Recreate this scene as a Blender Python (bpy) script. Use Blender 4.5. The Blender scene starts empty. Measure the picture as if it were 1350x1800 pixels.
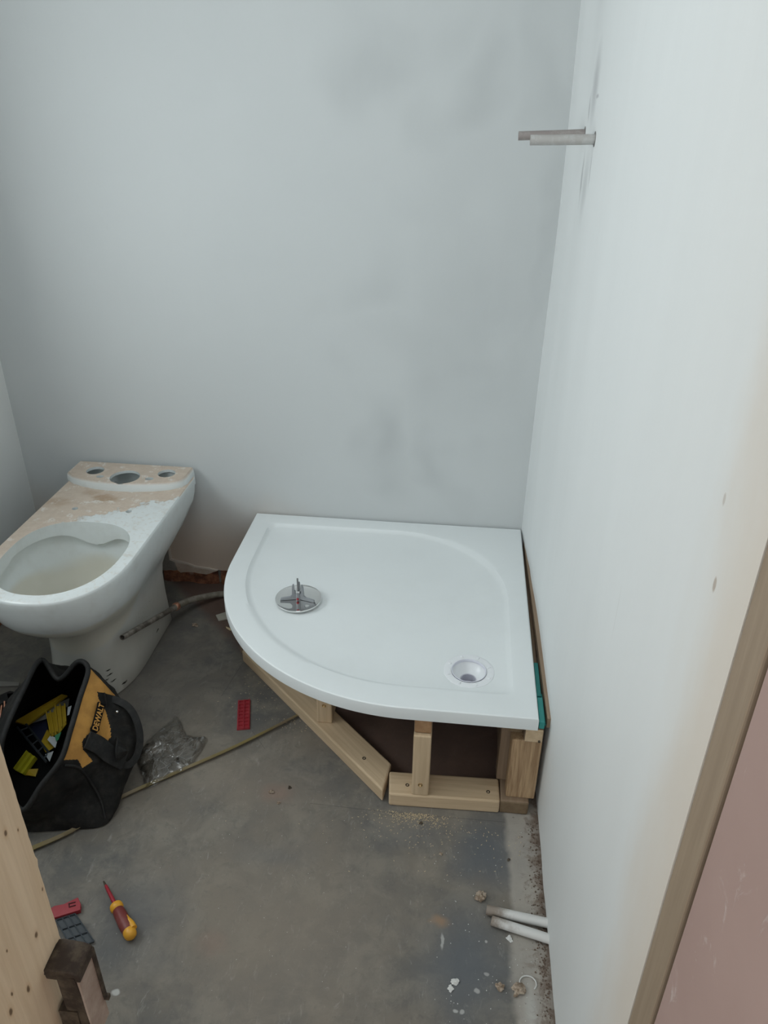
import bpy, bmesh, math, random
from mathutils import Vector, Matrix, noise
random.seed(7)
S = bpy.context.scene
C = S.collection
PI = math.pi

# ---------------------------------------------------------------- camera
F = 1351.0
RX = Vector((0.99409799, -0.06078129, 0.08986003))
RY = Vector((0.10798163, 0.47460188, -0.87355196))
RZ = Vector((0.01044787, 0.87809948, 0.47836403))
CAM = Vector((0, 0, 1.5))
cd = bpy.data.cameras.new('camera'); cam = bpy.data.objects.new('camera', cd); C.objects.link(cam)
cd.sensor_fit = 'VERTICAL'; cd.sensor_height = 36; cd.lens = F / 1800 * 36
cam.matrix_world = Matrix(((RX.x, RX.y, RX.z, CAM.x), (RY.x, RY.y, RY.z, CAM.y), (RZ.x, RZ.y, RZ.z, CAM.z), (0, 0, 0, 1)))
cd.clip_start = 0.05
S.camera = cam
# ---------------------------------------------------------------- light and exposure
w = bpy.data.worlds.new('world'); S.world = w; w.use_nodes = True
w.node_tree.nodes['Background'].inputs[0].default_value = (0.945, 0.99, 1.0, 1)
w.node_tree.nodes['Background'].inputs[1].default_value = 1.6


def area(name, loc, direction, sx, sy, power, col):
    ld = bpy.data.lights.new(name, 'AREA'); ld.shape = 'RECTANGLE'; ld.size = sx; ld.size_y = sy
    ld.energy = power; ld.color = col
    o = bpy.data.objects.new(name, ld); C.objects.link(o); o.location = loc
    o.rotation_euler = Vector(direction).to_track_quat('-Z', 'Y').to_euler()
    return o


area('window_daylight', (-1.60, 1.15, 1.28), (1, 0, 0.0), 0.95, 0.95, 14, (0.92, 0.99, 1.0))
area('skylight_daylight', (-0.55, 0.95, 2.62), (0.05, 0.1, -1), 0.80, 0.80, 4.6, (0.93, 0.99, 1.0))
S.view_settings.view_transform = 'Standard'; S.view_settings.look = 'None'
S.view_settings.gamma = 1; S.view_settings.use_curve_mapping = False
S.view_settings.exposure = 0.04
S.cycles.use_denoising = True
S.cycles.max_bounces = 10; S.cycles.diffuse_bounces = 6; S.cycles.transparent_max_bounces = 16
S.cycles.sample_clamp_indirect = 4


# ---------------------------------------------------------------- helpers
def at(px, py, z):
    "point of the room at height z that lies on the sight line through a pixel"
    r = Vector((px - 675, 900 - py, -F)); d = Vector((RX.dot(r), RY.dot(r), RZ.dot(r)))
    return CAM + d * ((z - CAM.z) / d.z)


def aty(px, py, y):
    r = Vector((px - 675, 900 - py, -F)); d = Vector((RX.dot(r), RY.dot(r), RZ.dot(r)))
    return CAM + d * ((y - CAM.y) / d.y)


def pix(P):
    q = Vector(P) - CAM
    x = q.x * RX.x + q.y * RY.x + q.z * RZ.x; y = q.x * RX.y + q.y * RY.y + q.z * RZ.y; z = q.x * RX.z + q.y * RY.z + q.z * RZ.z
    return 675 + F * x / -z, 900 - F * y / -z


def empty(name, loc=(0, 0, 0), label=None, cat=None, group=None, rz=0):
    o = bpy.data.objects.new(name, None); C.objects.link(o); o.location = loc; o.rotation_euler = (0, 0, rz)
    o.empty_display_size = 0.05
    tag(o, label, cat, group); return o


def tag(o, label=None, cat=None, group=None, kind=None):
    if label: o['label'] = label
    if cat: o['category'] = cat
    if group: o['group'] = group
    if kind: o['kind'] = kind
    return o


def link(name, bm, m, parent=None, smooth=None, loc=None, rot=None, bevel=0, seg=2):
    me = bpy.data.meshes.new(name)
    bmesh.ops.recalc_face_normals(bm, faces=bm.faces)
    bm.to_mesh(me); bm.free()
    for mm in (m if isinstance(m, (list, tuple)) else [m]): me.materials.append(mm)
    o = bpy.data.objects.new(name, me); C.objects.link(o)
    if parent: o.parent = parent
    if loc is not None: o.location = loc
    if rot is not None: o.rotation_euler = rot
    if smooth is not None:
        me.polygons.foreach_set('use_smooth', [True] * len(me.polygons)); sharp(me, smooth)
    if bevel:
        b = o.modifiers.new('bevel', 'BEVEL'); b.width = bevel; b.segments = seg; b.limit_method = 'ANGLE'
        b.angle_limit = math.radians(35); b.harden_normals = False
    return o


def sharp(me, deg):
    b = bmesh.new(); b.from_mesh(me); a = math.radians(deg)
    for e in b.edges:
        if len(e.link_faces) == 2: e.smooth = e.calc_face_angle(0) < a
    b.to_mesh(me); b.free()


def box(bm, c, s, M=None):
    vs = []
    for dx, dy, dz in ((-1, -1, -1), (1, -1, -1), (1, 1, -1), (-1, 1, -1), (-1, -1, 1), (1, -1, 1), (1, 1, 1), (-1, 1, 1)):
        v = Vector((c[0] + dx * s[0] / 2, c[1] + dy * s[1] / 2, c[2] + dz * s[2] / 2))
        vs.append(bm.verts.new(M @ v if M else v))
    for f in ((0, 3, 2, 1), (4, 5, 6, 7), (0, 1, 5, 4), (1, 2, 6, 5), (2, 3, 7, 6), (3, 0, 4, 7)):
        bm.faces.new([vs[i] for i in f])
    return vs


def loft(bm, rings, close=True, cap0=True, cap1=True):
    R = [[bm.verts.new(p) for p in r] for r in rings]; n = len(R[0])
    for a, b in zip(R, R[1:]):
        for i in range(n if close else n - 1):
            j = (i + 1) % n
            bm.faces.new((a[i], a[j], b[j], b[i]))
    if cap0: bm.faces.new(R[0][::-1])
    if cap1: bm.faces.new(R[-1])
    return R


def circ(c, r, n=32, z=None, ph=0):
    return [Vector((c[0] + r * math.cos(ph + 2 * PI * i / n), c[1] + r * math.sin(ph + 2 * PI * i / n), c[2] if z is None else z)) for i in range(n)]


def tube(bm, pts, rad, n=16, caps=True, hollow=0):
    pts = [Vector(p) for p in pts]; rads = rad if isinstance(rad, (list, tuple)) else [rad] * len(pts)
    rings = []; up = None
    for i, p in enumerate(pts):
        t = (pts[min(i + 1, len(pts) - 1)] - pts[max(i - 1, 0)]).normalized()
        if up is None: up = t.orthogonal().normalized()
        up = (up - t * up.dot(t)).normalized(); s = t.cross(up)
        rings.append([p + (up * math.cos(2 * PI * k / n) + s * math.sin(2 * PI * k / n)) * rads[i] for k in range(n)])
    if hollow:
        inn = [[pts[i] + (v - pts[i]) * hollow for v in rings[i]] for i in (0, min(1, len(pts) - 1))]
        t = (pts[1] - pts[0]).normalized()
        deep = [v + t * rads[0] * 3 for v in inn[0]]
        rings = [deep, inn[0]] + rings
    return loft(bm, rings, True, caps, caps)


def catmull(P, n, closed=False):
    P = [Vector(p) for p in P]; out = []; N = len(P)
    for i in range(N if closed else N - 1):
        if closed: p0, p1, p2, p3 = P[i - 1], P[i], P[(i + 1) % N], P[(i + 2) % N]
        else: p0, p1, p2, p3 = P[max(i - 1, 0)], P[i], P[i + 1], P[min(i + 2, N - 1)]
        for k in range(n):
            t = k / n
            out.append(0.5 * ((2 * p1) + (p2 - p0) * t + (2 * p0 - 5 * p1 + 4 * p2 - p3) * t * t + (3 * p1 - p0 - 3 * p2 + p3) * t ** 3))
    if not closed: out.append(P[-1])
    return out


def prism(bm, poly, z0, z1):
    loft(bm, [[Vector((x, y, z0)) for x, y in poly], [Vector((x, y, z1)) for x, y in poly]])


def boolean(target, cutters, op='DIFFERENCE'):
    "apply booleans, give the target its final mesh and delete the cutters"
    for c in cutters:
        m = target.modifiers.new('b', 'BOOLEAN'); m.operation = op; m.object = c; m.solver = 'EXACT'
    dg = bpy.context.evaluated_depsgraph_get(); dg.update()
    me = bpy.data.meshes.new_from_object(target.evaluated_get(dg))
    target.modifiers.clear(); old = target.data; target.data = me; bpy.data.meshes.remove(old)
    for c in cutters: bpy.data.objects.remove(c)


def lump(name, c, s, m, label, cat='debris', seed=0, group=None, flat=0.6):
    bm = bmesh.new(); bmesh.ops.create_icosphere(bm, subdivisions=3, radius=1)
    for v in bm.verts:
        d = 1 + 0.85 * noise.noise(v.co * 1.3 + Vector((seed * 7.1, seed, 3))) + 0.35 * noise.noise(v.co * 3.5 + Vector((seed, 5, seed)))
        v.co = Vector((v.co.x * s * d, v.co.y * s * 0.8 * d, max(v.co.z, -0.55) * s * flat * d))
    zmin = min(v.co.z for v in bm.verts)
    o = link(name, bm, m, smooth=50, loc=(c[0], c[1], c[2] - zmin), rot=(0, 0, seed * 1.3))
    return tag(o, label, cat, group)


# ---------------------------------------------------------------- materials
def nt_new(name):
    m = bpy.data.materials.new(name); m.use_nodes = True; nt = m.node_tree
    return m, nt, nt.nodes['Principled BSDF']


def N(nt, t, **k):
    n = nt.nodes.new(t)
    for a, b in k.items(): setattr(n, a, b)
    return n


def setv(nt, sock, v):
    if hasattr(v, 'is_output'): nt.links.new(v, sock)
    else: sock.default_value = v


def math_(nt, op, a, b=0.0, clamp=False):
    n = N(nt, 'ShaderNodeMath', operation=op, use_clamp=clamp); setv(nt, n.inputs[0], a); setv(nt, n.inputs[1], b); return n.outputs[0]


def mix(nt, f, a, b, mode='MIX'):
    n = N(nt, 'ShaderNodeMix', data_type='RGBA', blend_type=mode)
    setv(nt, n.inputs[0], f)
    for i, v in ((6, a), (7, b)):
        if hasattr(v, 'is_output'): nt.links.new(v, n.inputs[i])
        else: n.inputs[i].default_value = (v[0], v[1], v[2], 1)
    return n.outputs[2]


def ramp(nt, v, a, b):
    n = N(nt, 'ShaderNodeMapRange', interpolation_type='SMOOTHSTEP'); setv(nt, n.inputs[0], v)
    n.inputs[1].default_value = a; n.inputs[2].default_value = b; return n.outputs[0]


def noi(nt, vec, scale, detail=4, rough=0.55, dist=0.0):
    n = N(nt, 'ShaderNodeTexNoise'); n.inputs['Scale'].default_value = scale; n.inputs['Detail'].default_value = detail
    n.inputs['Roughness'].default_value = rough; n.inputs['Distortion'].default_value = dist
    nt.links.new(vec, n.inputs['Vector']); return n.outputs['Fac']


def mapping(nt, vec, sc, loc=(0, 0, 0)):
    n = N(nt, 'ShaderNodeMapping'); nt.links.new(vec, n.inputs[0]); n.inputs['Scale'].default_value = sc; n.inputs['Location'].default_value = loc
    return n.outputs[0]


def pos(nt): return N(nt, 'ShaderNodeNewGeometry').outputs['Position']
def obj(nt): return N(nt, 'ShaderNodeTexCoord').outputs['Object']


def sep(nt, v):
    n = N(nt, 'ShaderNodeSeparateXYZ'); nt.links.new(v, n.inputs[0]); return n.outputs


def bump(nt, bs, h, strength=0.3, dist=0.002):
    n = N(nt, 'ShaderNodeBump'); n.inputs['Strength'].default_value = strength; n.inputs['Distance'].default_value = dist
    nt.links.new(h, n.inputs['Height']); nt.links.new(n.outputs[0], bs.inputs['Normal'])


def spots(nt, vec, lst, warp=0.0, wscale=20):
    "soft mask of stains: (centre, radii, softness)"
    acc = None
    if warp:
        nn = N(nt, 'ShaderNodeTexNoise'); nn.inputs['Scale'].default_value = wscale; nt.links.new(vec, nn.inputs['Vector'])
        sub = N(nt, 'ShaderNodeVectorMath', operation='SUBTRACT'); nt.links.new(nn.outputs['Color'], sub.inputs[0]); sub.inputs[1].default_value = (.5, .5, .5)
        ma = N(nt, 'ShaderNodeVectorMath', operation='SCALE'); nt.links.new(sub.outputs[0], ma.inputs[0]); ma.inputs['Scale'].default_value = warp
        ad = N(nt, 'ShaderNodeVectorMath', operation='ADD'); nt.links.new(vec, ad.inputs[0]); nt.links.new(ma.outputs[0], ad.inputs[1]); vec = ad.outputs[0]
    for c, r, soft, amp in lst:
        n = N(nt, 'ShaderNodeVectorMath', operation='SUBTRACT'); nt.links.new(vec, n.inputs[0]); n.inputs[1].default_value = c
        d = N(nt, 'ShaderNodeVectorMath', operation='DIVIDE'); nt.links.new(n.outputs[0], d.inputs[0]); d.inputs[1].default_value = r
        l = N(nt, 'ShaderNodeVectorMath', operation='LENGTH'); nt.links.new(d.outputs[0], l.inputs[0])
        m = math_(nt, 'MULTIPLY', ramp(nt, l.outputs['Value'], 1.0, 1.0 - soft), amp)
        acc = m if acc is None else math_(nt, 'MAXIMUM', acc, m)
    return acc


def plain(name, col, rough=0.6, metal=0.0, var=0.15, scale=30, bmp=0.15, dust=None, dustamt=0.5, spec=0.5):
    m, nt, bs = nt_new(name); v = obj(nt)
    n = noi(nt, v, scale)
    c = mix(nt, n, [x * (1 - var) for x in col], [min(1, x * (1 + var)) for x in col])
    if dust:
        d = ramp(nt, noi(nt, v, scale * 0.35, 6, 0.7), 0.5 - 0.2 * dustamt, 0.8)
        c = mix(nt, math_(nt, 'MULTIPLY', d, dustamt), c, dust)
    nt.links.new(c, bs.inputs['Base Color']); bs.inputs['Roughness'].default_value = rough; bs.inputs['Metallic'].default_value = metal
    bs.inputs['Specular IOR Level'].default_value = spec
    if bmp: bump(nt, bs, n, bmp, 0.001)
    return m


def wood(name, a, b, rough=0.7, knots=None, endg=False, gs=1.0):
    "grain runs along the local X axis"
    m, nt, bs = nt_new(name); v = obj(nt)
    g = noi(nt, mapping(nt, v, (1.2 * gs, 22 * gs, 22 * gs)), 3.0, 5, 0.6, 0.6)
    g2 = noi(nt, mapping(nt, v, (3, 120, 120)), 2.0, 3)
    big = noi(nt, v, 5.0, 3)
    c = mix(nt, ramp(nt, g, 0.3, 0.72), a, b)
    c = mix(nt, math_(nt, 'MULTIPLY', g2, 0.35), c, [x * 0.72 for x in b])
    c = mix(nt, math_(nt, 'MULTIPLY', ramp(nt, big, 0.35, 0.8), 0.3), c, [x * 0.8 for x in a])
    if knots:
        c = mix(nt, spots(nt, v, [(k, r, 0.9, 0.45) for k, r in [(k, (r[0] * 2.3, r[1] * 2, r[2] * 2)) for k, r in knots]], 0.004, 60), c, [b[0] * .75, b[1] * .6, b[2] * .45])
        c = mix(nt, spots(nt, v, [(k, r, 0.6, 0.9) for k, r in knots], 0.003, 90), c, (0.10, 0.055, 0.025))
    nt.links.new(c, bs.inputs['Base Color']); bs.inputs['Roughness'].default_value = rough
    bump(nt, bs, g2, 0.25, 0.0008)
    return m


M_porc = None


def mk_porcelain():
    m, nt, bs = nt_new('porcelain'); p = pos(nt); s = sep(nt, p); geo = N(nt, 'ShaderNodeNewGeometry')
    nz = sep(nt, geo.outputs['Normal'])[2]
    base = (0.68, 0.72, 0.72)
    # pedestal duller and warmer towards the floor, with mottling
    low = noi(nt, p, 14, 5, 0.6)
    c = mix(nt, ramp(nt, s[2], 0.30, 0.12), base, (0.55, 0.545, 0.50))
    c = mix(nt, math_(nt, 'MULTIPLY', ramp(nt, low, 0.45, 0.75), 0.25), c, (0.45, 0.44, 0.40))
    # beige mortar dust on the top of the deck, its edge runs diagonally
    f = math_(nt, 'SUBTRACT', s[1], 1.795)
    f = math_(nt, 'SUBTRACT', f, math_(nt, 'MULTIPLY', math_(nt, 'ADD', s[0], 1.05), 0.72))
    f = math_(nt, 'ADD', f, math_(nt, 'MULTIPLY', math_(nt, 'SUBTRACT', noi(nt, p, 26, 6, 0.65), 0.5), 0.16))
    f1 = ramp(nt, f, -0.004, 0.006)
    g = math_(nt, 'ADD', math_(nt, 'SUBTRACT', -1.095, s[0]), math_(nt, 'MULTIPLY', math_(nt, 'SUBTRACT', noi(nt, p, 30, 6, 0.7), 0.5), 0.14))
    g1 = math_(nt, 'MULTIPLY', ramp(nt, g, -0.003, 0.01), ramp(nt, s[1], 1.42, 1.62))
    mk = math_(nt, 'MULTIPLY', math_(nt, 'MAXIMUM', f1, g1), ramp(nt, nz, 0.2, 0.6))
    mk = math_(nt, 'MULTIPLY', mk, ramp(nt, s[2], 0.415, 0.43))
    patch = ramp(nt, noi(nt, p, 34, 8, 0.7), 0.56, 0.64)
    beige = mix(nt, noi(nt, p, 45, 5, 0.65), (0.43, 0.325, 0.25), (0.66, 0.56, 0.46))
    brown = spots(nt, p, [((-1.03, 1.925, .44), (.06, .03, .1), .6, .8), ((-1.16, 1.88, .44), (.06, .04, .1), .8, .5), ((-1.09, 1.955, .44), (.05, .02, .1), .8, .5)], 0.04, 30)
    beige = mix(nt, brown, beige, (0.36, 0.23, 0.13))
    beige = mix(nt, math_(nt, 'MULTIPLY', patch, 0.7), beige, (0.72, 0.70, 0.66))
    c = mix(nt, math_(nt, 'MULTIPLY', mk, 0.93), c, beige)
    # thin film of dust and specks on the front rim
    dr = math_(nt, 'MULTIPLY', ramp(nt, noi(nt, p, 60, 6, 0.7), 0.52, 0.62), ramp(nt, nz, 0.7, 0.95))
    c = mix(nt, math_(nt, 'MULTIPLY', dr, 0.35), c, (0.52, 0.46, 0.38))
    # stained bowl
    inb = spots(nt, p, [((-1.005, 1.60, 0.28), (0.178, 0.215, 0.132), 0.12, 1)])
    c = mix(nt, math_(nt, 'MULTIPLY', inb, 0.85), c, mix(nt, noi(nt, p, 12), (0.56, 0.53, 0.44), (0.66, 0.64, 0.56)))
    # pencil-like scuffs and black specks on the side of the pedestal
    sc = math_(nt, 'MULTIPLY', ramp(nt, noi(nt, mapping(nt, p, (1, 6, 40)), 12, 5, 0.7), 0.58, 0.68), spots(nt, p, [((-0.88, 1.78, 0.14), (.06, .12, .05), .8, 1)]))
    c = mix(nt, math_(nt, 'MULTIPLY', sc, 0.75), c, (0.20, 0.18, 0.16))
    sp = spots(nt, p, [(tuple(SP), (.014, .014, .0034), .5, 1) for SP in BLACKSPECKS], 0.010, 70)
    c = mix(nt, sp, c, (0.02, 0.018, 0.016))
    nt.links.new(c, bs.inputs['Base Color'])
    r = math_(nt, 'ADD', math_(nt, 'MULTIPLY', mk, 0.55), 0.22, True)
    nt.links.new(r, bs.inputs['Roughness'])
    bump(nt, bs, math_(nt, 'MULTIPLY', mk, math_(nt, 'ADD', noi(nt, p, 60, 6, 0.7), 0.6)), 0.7, 0.002)
    return m


def mk_wall():
    m, nt, bs = nt_new('wall_plaster'); p = pos(nt); s = sep(nt, p)
    c = mix(nt, noi(nt, p, 2.2, 4), (0.52, 0.545, 0.55), (0.57, 0.592, 0.595))
    # darker clouds on the back wall
    cl = spots(nt, p, [((-.22, 2.13, .62), (.17, .2, .22), 1, .55), ((-.02, 2.13, .50), (.12, .2, .25), 1, .35), ((.0, 2.13, 1.0), (.28, .2, .55), 1, .38),
                       ((-.25, 2.13, 1.58), (.22, .2, .20), 1, .42), ((-.05, 2.13, 1.45), (.16, .2, .16), 1, .4), ((.14, 2.13, 1.2), (.1, .2, .8), 1, .35),
                       ((-.3, 2.13, 1.05), (.15, .2, .2), 1, .25), ((-1.2, 2.13, .45), (.3, .2, .3), 1, .25)], 0.5, 3.5)
    streak = noi(nt, mapping(nt, p, (5, 5, 0.7)), 2, 5, 0.6)
    cl = math_(nt, 'MULTIPLY', cl, math_(nt, 'ADD', 0.45, math_(nt, 'MULTIPLY', streak, 1.1)))
    c = mix(nt, cl, c, (0.40, 0.42, 0.425))
    # bare beige plaster at the foot of the wall
    b = math_(nt, 'ADD', s[2], math_(nt, 'MULTIPLY', noi(nt, p, 5), 0.16))
    b = math_(nt, 'MULTIPLY', ramp(nt, b, 0.50, 0.20), ramp(nt, s[0], -.30, -.65))
    c = mix(nt, math_(nt, 'MULTIPLY', b, 0.9), c, (0.46, 0.365, 0.29))
    pit = ramp(nt, noi(nt, p, 45, 6, 0.7), 0.66, 0.72)
    c = mix(nt, math_(nt, 'MULTIPLY', pit, 0.12), c, (0.42, 0.43, 0.43))
    nt.links.new(c, bs.inputs['Base Color']); bs.inputs['Roughness'].default_value = 0.75
    h = math_(nt, 'ADD', noi(nt, p, 6, 5, 0.6), math_(nt, 'MULTIPLY', noi(nt, p, 80, 4), 0.06))
    bump(nt, bs, h, 0.3, 0.006)
    return m


def mk_wall_right():
    m, nt, bs = nt_new('wall_plaster_white'); p = pos(nt); s = sep(nt, p)
    v = mapping(nt, p, (3, 3, 0.5))
    c = mix(nt, noi(nt, v, 2.5, 5), (0.67, 0.69, 0.69), (0.73, 0.75, 0.75))
    # grey smear round the upper pipes, scrapes near the corner
    g = spots(nt, p, [((.23, 1.82, 1.52), (.1, .06, .10), .9, .6), ((.23, 1.745, 1.365), (.1, .008, .045), .8, .7), ((.23, 1.86, 1.34), (.1, .016, .07), .9, .8), ((.23, 1.87, 1.475), (.1, .012, .04), .8, .7), ((.23, 1.775, 1.50), (.1, .03, .006), .8, .8), ((.23, 1.80, 1.33), (.1, .05, .10), .9, .35),
                      ((.23, 1.88, 1.9), (.1, .10, .5), 1, .25)], 0.02, 25)
    c = mix(nt, g, c, (0.38, 0.385, 0.395))
    hole = spots(nt, p, [((.242, .645, 1.181), (.05, .004, .008), .5, .5), ((.242, .618, 1.107), (.05, .005, .010), .5, .9), ((.242, .93, .85), (.03, .002, .06), .5, .12)], 0.002, 100)
    c = mix(nt, hole, c, (0.30, 0.24, 0.20))
    # feathered beige skim beside the timber
    e = math_(nt, 'ADD', s[1], math_(nt, 'MULTIPLY', math_(nt, 'SUBTRACT', noi(nt, mapping(nt, p, (3, 3, 1)), 4, 4), .5), .12))
    c = mix(nt, math_(nt, 'MULTIPLY', ramp(nt, e, 0.70, 0.545), 0.75), c, (0.62, 0.55, 0.47))
    # dirt splashed along the bottom
    d = math_(nt, 'ADD', s[2], math_(nt, 'MULTIPLY', noi(nt, p, 25, 5), 0.04))
    c = mix(nt, math_(nt, 'MULTIPLY', ramp(nt, d, 0.035, 0.012), 0.6), c, (0.33, 0.27, 0.23))
    nt.links.new(c, bs.inputs['Base Color']); bs.inputs['Roughness'].default_value = 0.6
    bump(nt, bs, math_(nt, 'ADD', noi(nt, v, 2.5, 4), math_(nt, 'MULTIPLY', noi(nt, p, 9, 4), 0.3)), 0.22, 0.006)
    return m


def seg_mask(nt, p, a, b, wd):
    "thin line drawn from a to b on the floor"
    a = Vector(a); b = Vector(b); d = (b - a); L = d.length; d.normalize(); nrm = Vector((-d.y, d.x, 0))
    def dot(v, off):
        n = N(nt, 'ShaderNodeVectorMath', operation='DOT_PRODUCT'); nt.links.new(p, n.inputs[0]); n.inputs[1].default_value = v
        return math_(nt, 'SUBTRACT', n.outputs['Value'], off)
    t = dot(d, a.dot(d)); u = math_(nt, 'ABSOLUTE', dot(nrm, a.dot(nrm)))
    m = ramp(nt, u, wd, wd * 0.3)
    m = math_(nt, 'MULTIPLY', m, math_(nt, 'GREATER_THAN', t, 0.0)); return math_(nt, 'MULTIPLY', m, math_(nt, 'LESS_THAN', t, L))


def mk_floor():
    m, nt, bs = nt_new('concrete_floor'); p = pos(nt); s = sep(nt, p)
    n1 = noi(nt, p, 2.6, 6, 0.6, 0.3); n2 = noi(nt, p, 11, 7, 0.68, 0.4); n3 = noi(nt, p, 160, 3, 0.7)
    c = mix(nt, ramp(nt, n1, 0.36, 0.64), (0.118, 0.116, 0.110), (0.195, 0.172, 0.142))
    c = mix(nt, math_(nt, 'MULTIPLY', ramp(nt, n2, 0.42, 0.66), 0.55), c, (0.26, 0.235, 0.195))
    n4 = noi(nt, p, 38, 6, 0.7, 0.8)
    c = mix(nt, math_(nt, 'MULTIPLY', ramp(nt, n4, 0.48, 0.34), 0.35), c, (0.10, 0.098, 0.092))
    warm = spots(nt, p, [((-.30, .95, 0), (.38, .35, 1), 1, .6), ((-.45, 1.28, 0), (.3, .14, 1), 1, .5)], 0.2, 5)
    c = mix(nt, warm, c, (0.235, 0.20, 0.162))
    blue = spots(nt, p, [((.08, .90, 0), (.13, .22, 1), 1, 1), ((.13, 1.17, 0), (.13, .16, 1), 1, 1), ((-.05, 1.2, 0), (.16, .07, 1), 1, .45), ((-.60, .93, 0), (.15, .2, 1), 1, .55), ((-.35, 1.12, 0), (.15, .05, 1), 1, .3)], 0.12, 7)
    c = mix(nt, blue, c, mix(nt, n2, (0.090, 0.100, 0.112), (0.145, 0.150, 0.155)))
    # dusty white scrapes
    scr = ramp(nt, noi(nt, mapping(nt, p, (9, 3, 1)), 6, 8, 0.75, 1.5), 0.56, 0.74)
    c = mix(nt, math_(nt, 'MULTIPLY', scr, 0.38), c, (0.42, 0.41, 0.38))
    # brown floor with the tray's shade painted in; shade painted round the toilet
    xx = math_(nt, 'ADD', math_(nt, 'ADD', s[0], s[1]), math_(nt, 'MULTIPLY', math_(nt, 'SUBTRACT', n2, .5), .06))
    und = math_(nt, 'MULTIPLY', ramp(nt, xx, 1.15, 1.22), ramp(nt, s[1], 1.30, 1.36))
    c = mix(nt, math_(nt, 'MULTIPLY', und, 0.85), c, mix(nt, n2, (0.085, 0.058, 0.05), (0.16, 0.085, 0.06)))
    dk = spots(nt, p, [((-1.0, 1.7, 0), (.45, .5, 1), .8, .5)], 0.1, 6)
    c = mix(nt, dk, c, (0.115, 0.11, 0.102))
    # pale band beside the right wall and brown dirt against it
    e = math_(nt, 'ADD', s[0], math_(nt, 'MULTIPLY', math_(nt, 'SUBTRACT', noi(nt, p, 16, 5), .5), .035))
    pb = math_(nt, 'MULTIPLY', ramp(nt, e, 0.160, 0.178), ramp(nt, s[1], 1.42, 1.30))
    c = mix(nt, math_(nt, 'MULTIPLY', pb, 0.75), c, mix(nt, n2, (0.30, 0.285, 0.26), (0.47, 0.43, 0.375)))
    e2 = math_(nt, 'ADD', s[0], math_(nt, 'MULTIPLY', math_(nt, 'SUBTRACT', noi(nt, p, 40, 5, .7), .5), .05))
    c = mix(nt, math_(nt, 'MULTIPLY', ramp(nt, e2, 0.214, 0.240), math_(nt, 'ADD', .25, math_(nt, 'MULTIPLY', ramp(nt, n4, .4, .55), .6))), c, (0.13, 0.085, 0.06))
    dirt = math_(nt, 'MULTIPLY', ramp(nt, n4, .50, .60), math_(nt, 'MULTIPLY', ramp(nt, e2, .18, .21), .55))
    c = mix(nt, dirt, c, (.16, .125, .10))
    # mould-like specks in the pale band
    spk = math_(nt, 'MULTIPLY', ramp(nt, noi(nt, p, 85, 3, .5), 0.68, 0.73), pb)
    c = mix(nt, math_(nt, 'MULTIPLY', spk, 0.7), c, (0.09, 0.07, 0.055))
    # reddish smudges, plaster drips, a rust mark
    red = spots(nt, p, [((-.385, 1.283, 0), (.06, .045, 1), .9, .5), ((-.66, .80, 0), (.05, .06, 1), .9, .3), ((-.43, .90, 0), (.05, .04, 1), .9, .3)], 0.03, 25)
    c = mix(nt, red, c, (0.27, 0.18, 0.14))
    org = spots(nt, p, [((.022, 1.0, 0), (.03, .022, 1), .9, .6)], 0.03, 30)
    c = mix(nt, org, c, (0.33, 0.21, 0.12))
    whi = spots(nt, p, [((.030, .955, 0), (.004, .022, 1), .5, .6), ((.10, .865, 0), (.006, .006, 1), .5, .6), ((.118, .90, 0), (.006, .005, 1), .5, .5), ((.118, .965, 0), (.004, .004, 1), .5, .6),
                        ((-.58, .785, 0), (.010, .008, 1), .5, .8), ((.06, .825, 0), (.006, .005, 1), .5, .7), ((.072, .823, 0), (.006, .005, 1), .5, .6), ((.2, .83, 0), (.02, .1, 1), 1, .5)], 0.008, 60)
    c = mix(nt, whi, c, (0.5, 0.5, 0.48))
    ln = None
    for a, b, wd in (((-.30, 1.262, 0), (-.12, 1.258, 0), .0016), ((-.12, 1.258, 0), (.165, 1.262, 0), .0018), ((-.60, 1.74, 0), (-.62, 1.60, 0), .0016), ((-.50, 1.48, 0), (-.45, 1.42, 0), .0012)):
        k = seg_mask(nt, p, a, b, wd); ln = k if ln is None else math_(nt, 'MAXIMUM', ln, k)
    c = mix(nt, math_(nt, 'MULTIPLY', ln, 0.35), c, (0.05, 0.05, 0.05))
    # grit
    c = mix(nt, math_(nt, 'MULTIPLY', ramp(nt, n3, 0.62, 0.75), 0.18), c, (0.40, 0.38, 0.34))
    c = mix(nt, math_(nt, 'MULTIPLY', ramp(nt, n3, 0.38, 0.28), 0.25), c, (0.07, 0.07, 0.065))
    nt.links.new(c, bs.inputs['Base Color']); bs.inputs['Roughness'].default_value = 0.82
    bs.inputs['Specular IOR Level'].default_value = 0.3
    bump(nt, bs, math_(nt, 'ADD', n2, math_(nt, 'MULTIPLY', n3, 0.15)), 0.35, 0.003)
    return m


def mk_brick():
    m, nt, bs = nt_new('red_brick'); p = pos(nt)
    n = noi(nt, p, 30, 7, 0.7)
    c = mix(nt, ramp(nt, n, 0.35, 0.7), (0.14, 0.05, 0.03), (0.42, 0.18, 0.09))
    c = mix(nt, ramp(nt, noi(nt, p, 18, 5), 0.60, 0.72), c, (0.36, 0.22, 0.17))
    nt.links.new(c, bs.inputs['Base Color']); bs.inputs['Roughness'].default_value = 0.95; bump(nt, bs, n, 0.9, 0.01)
    return m


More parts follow.
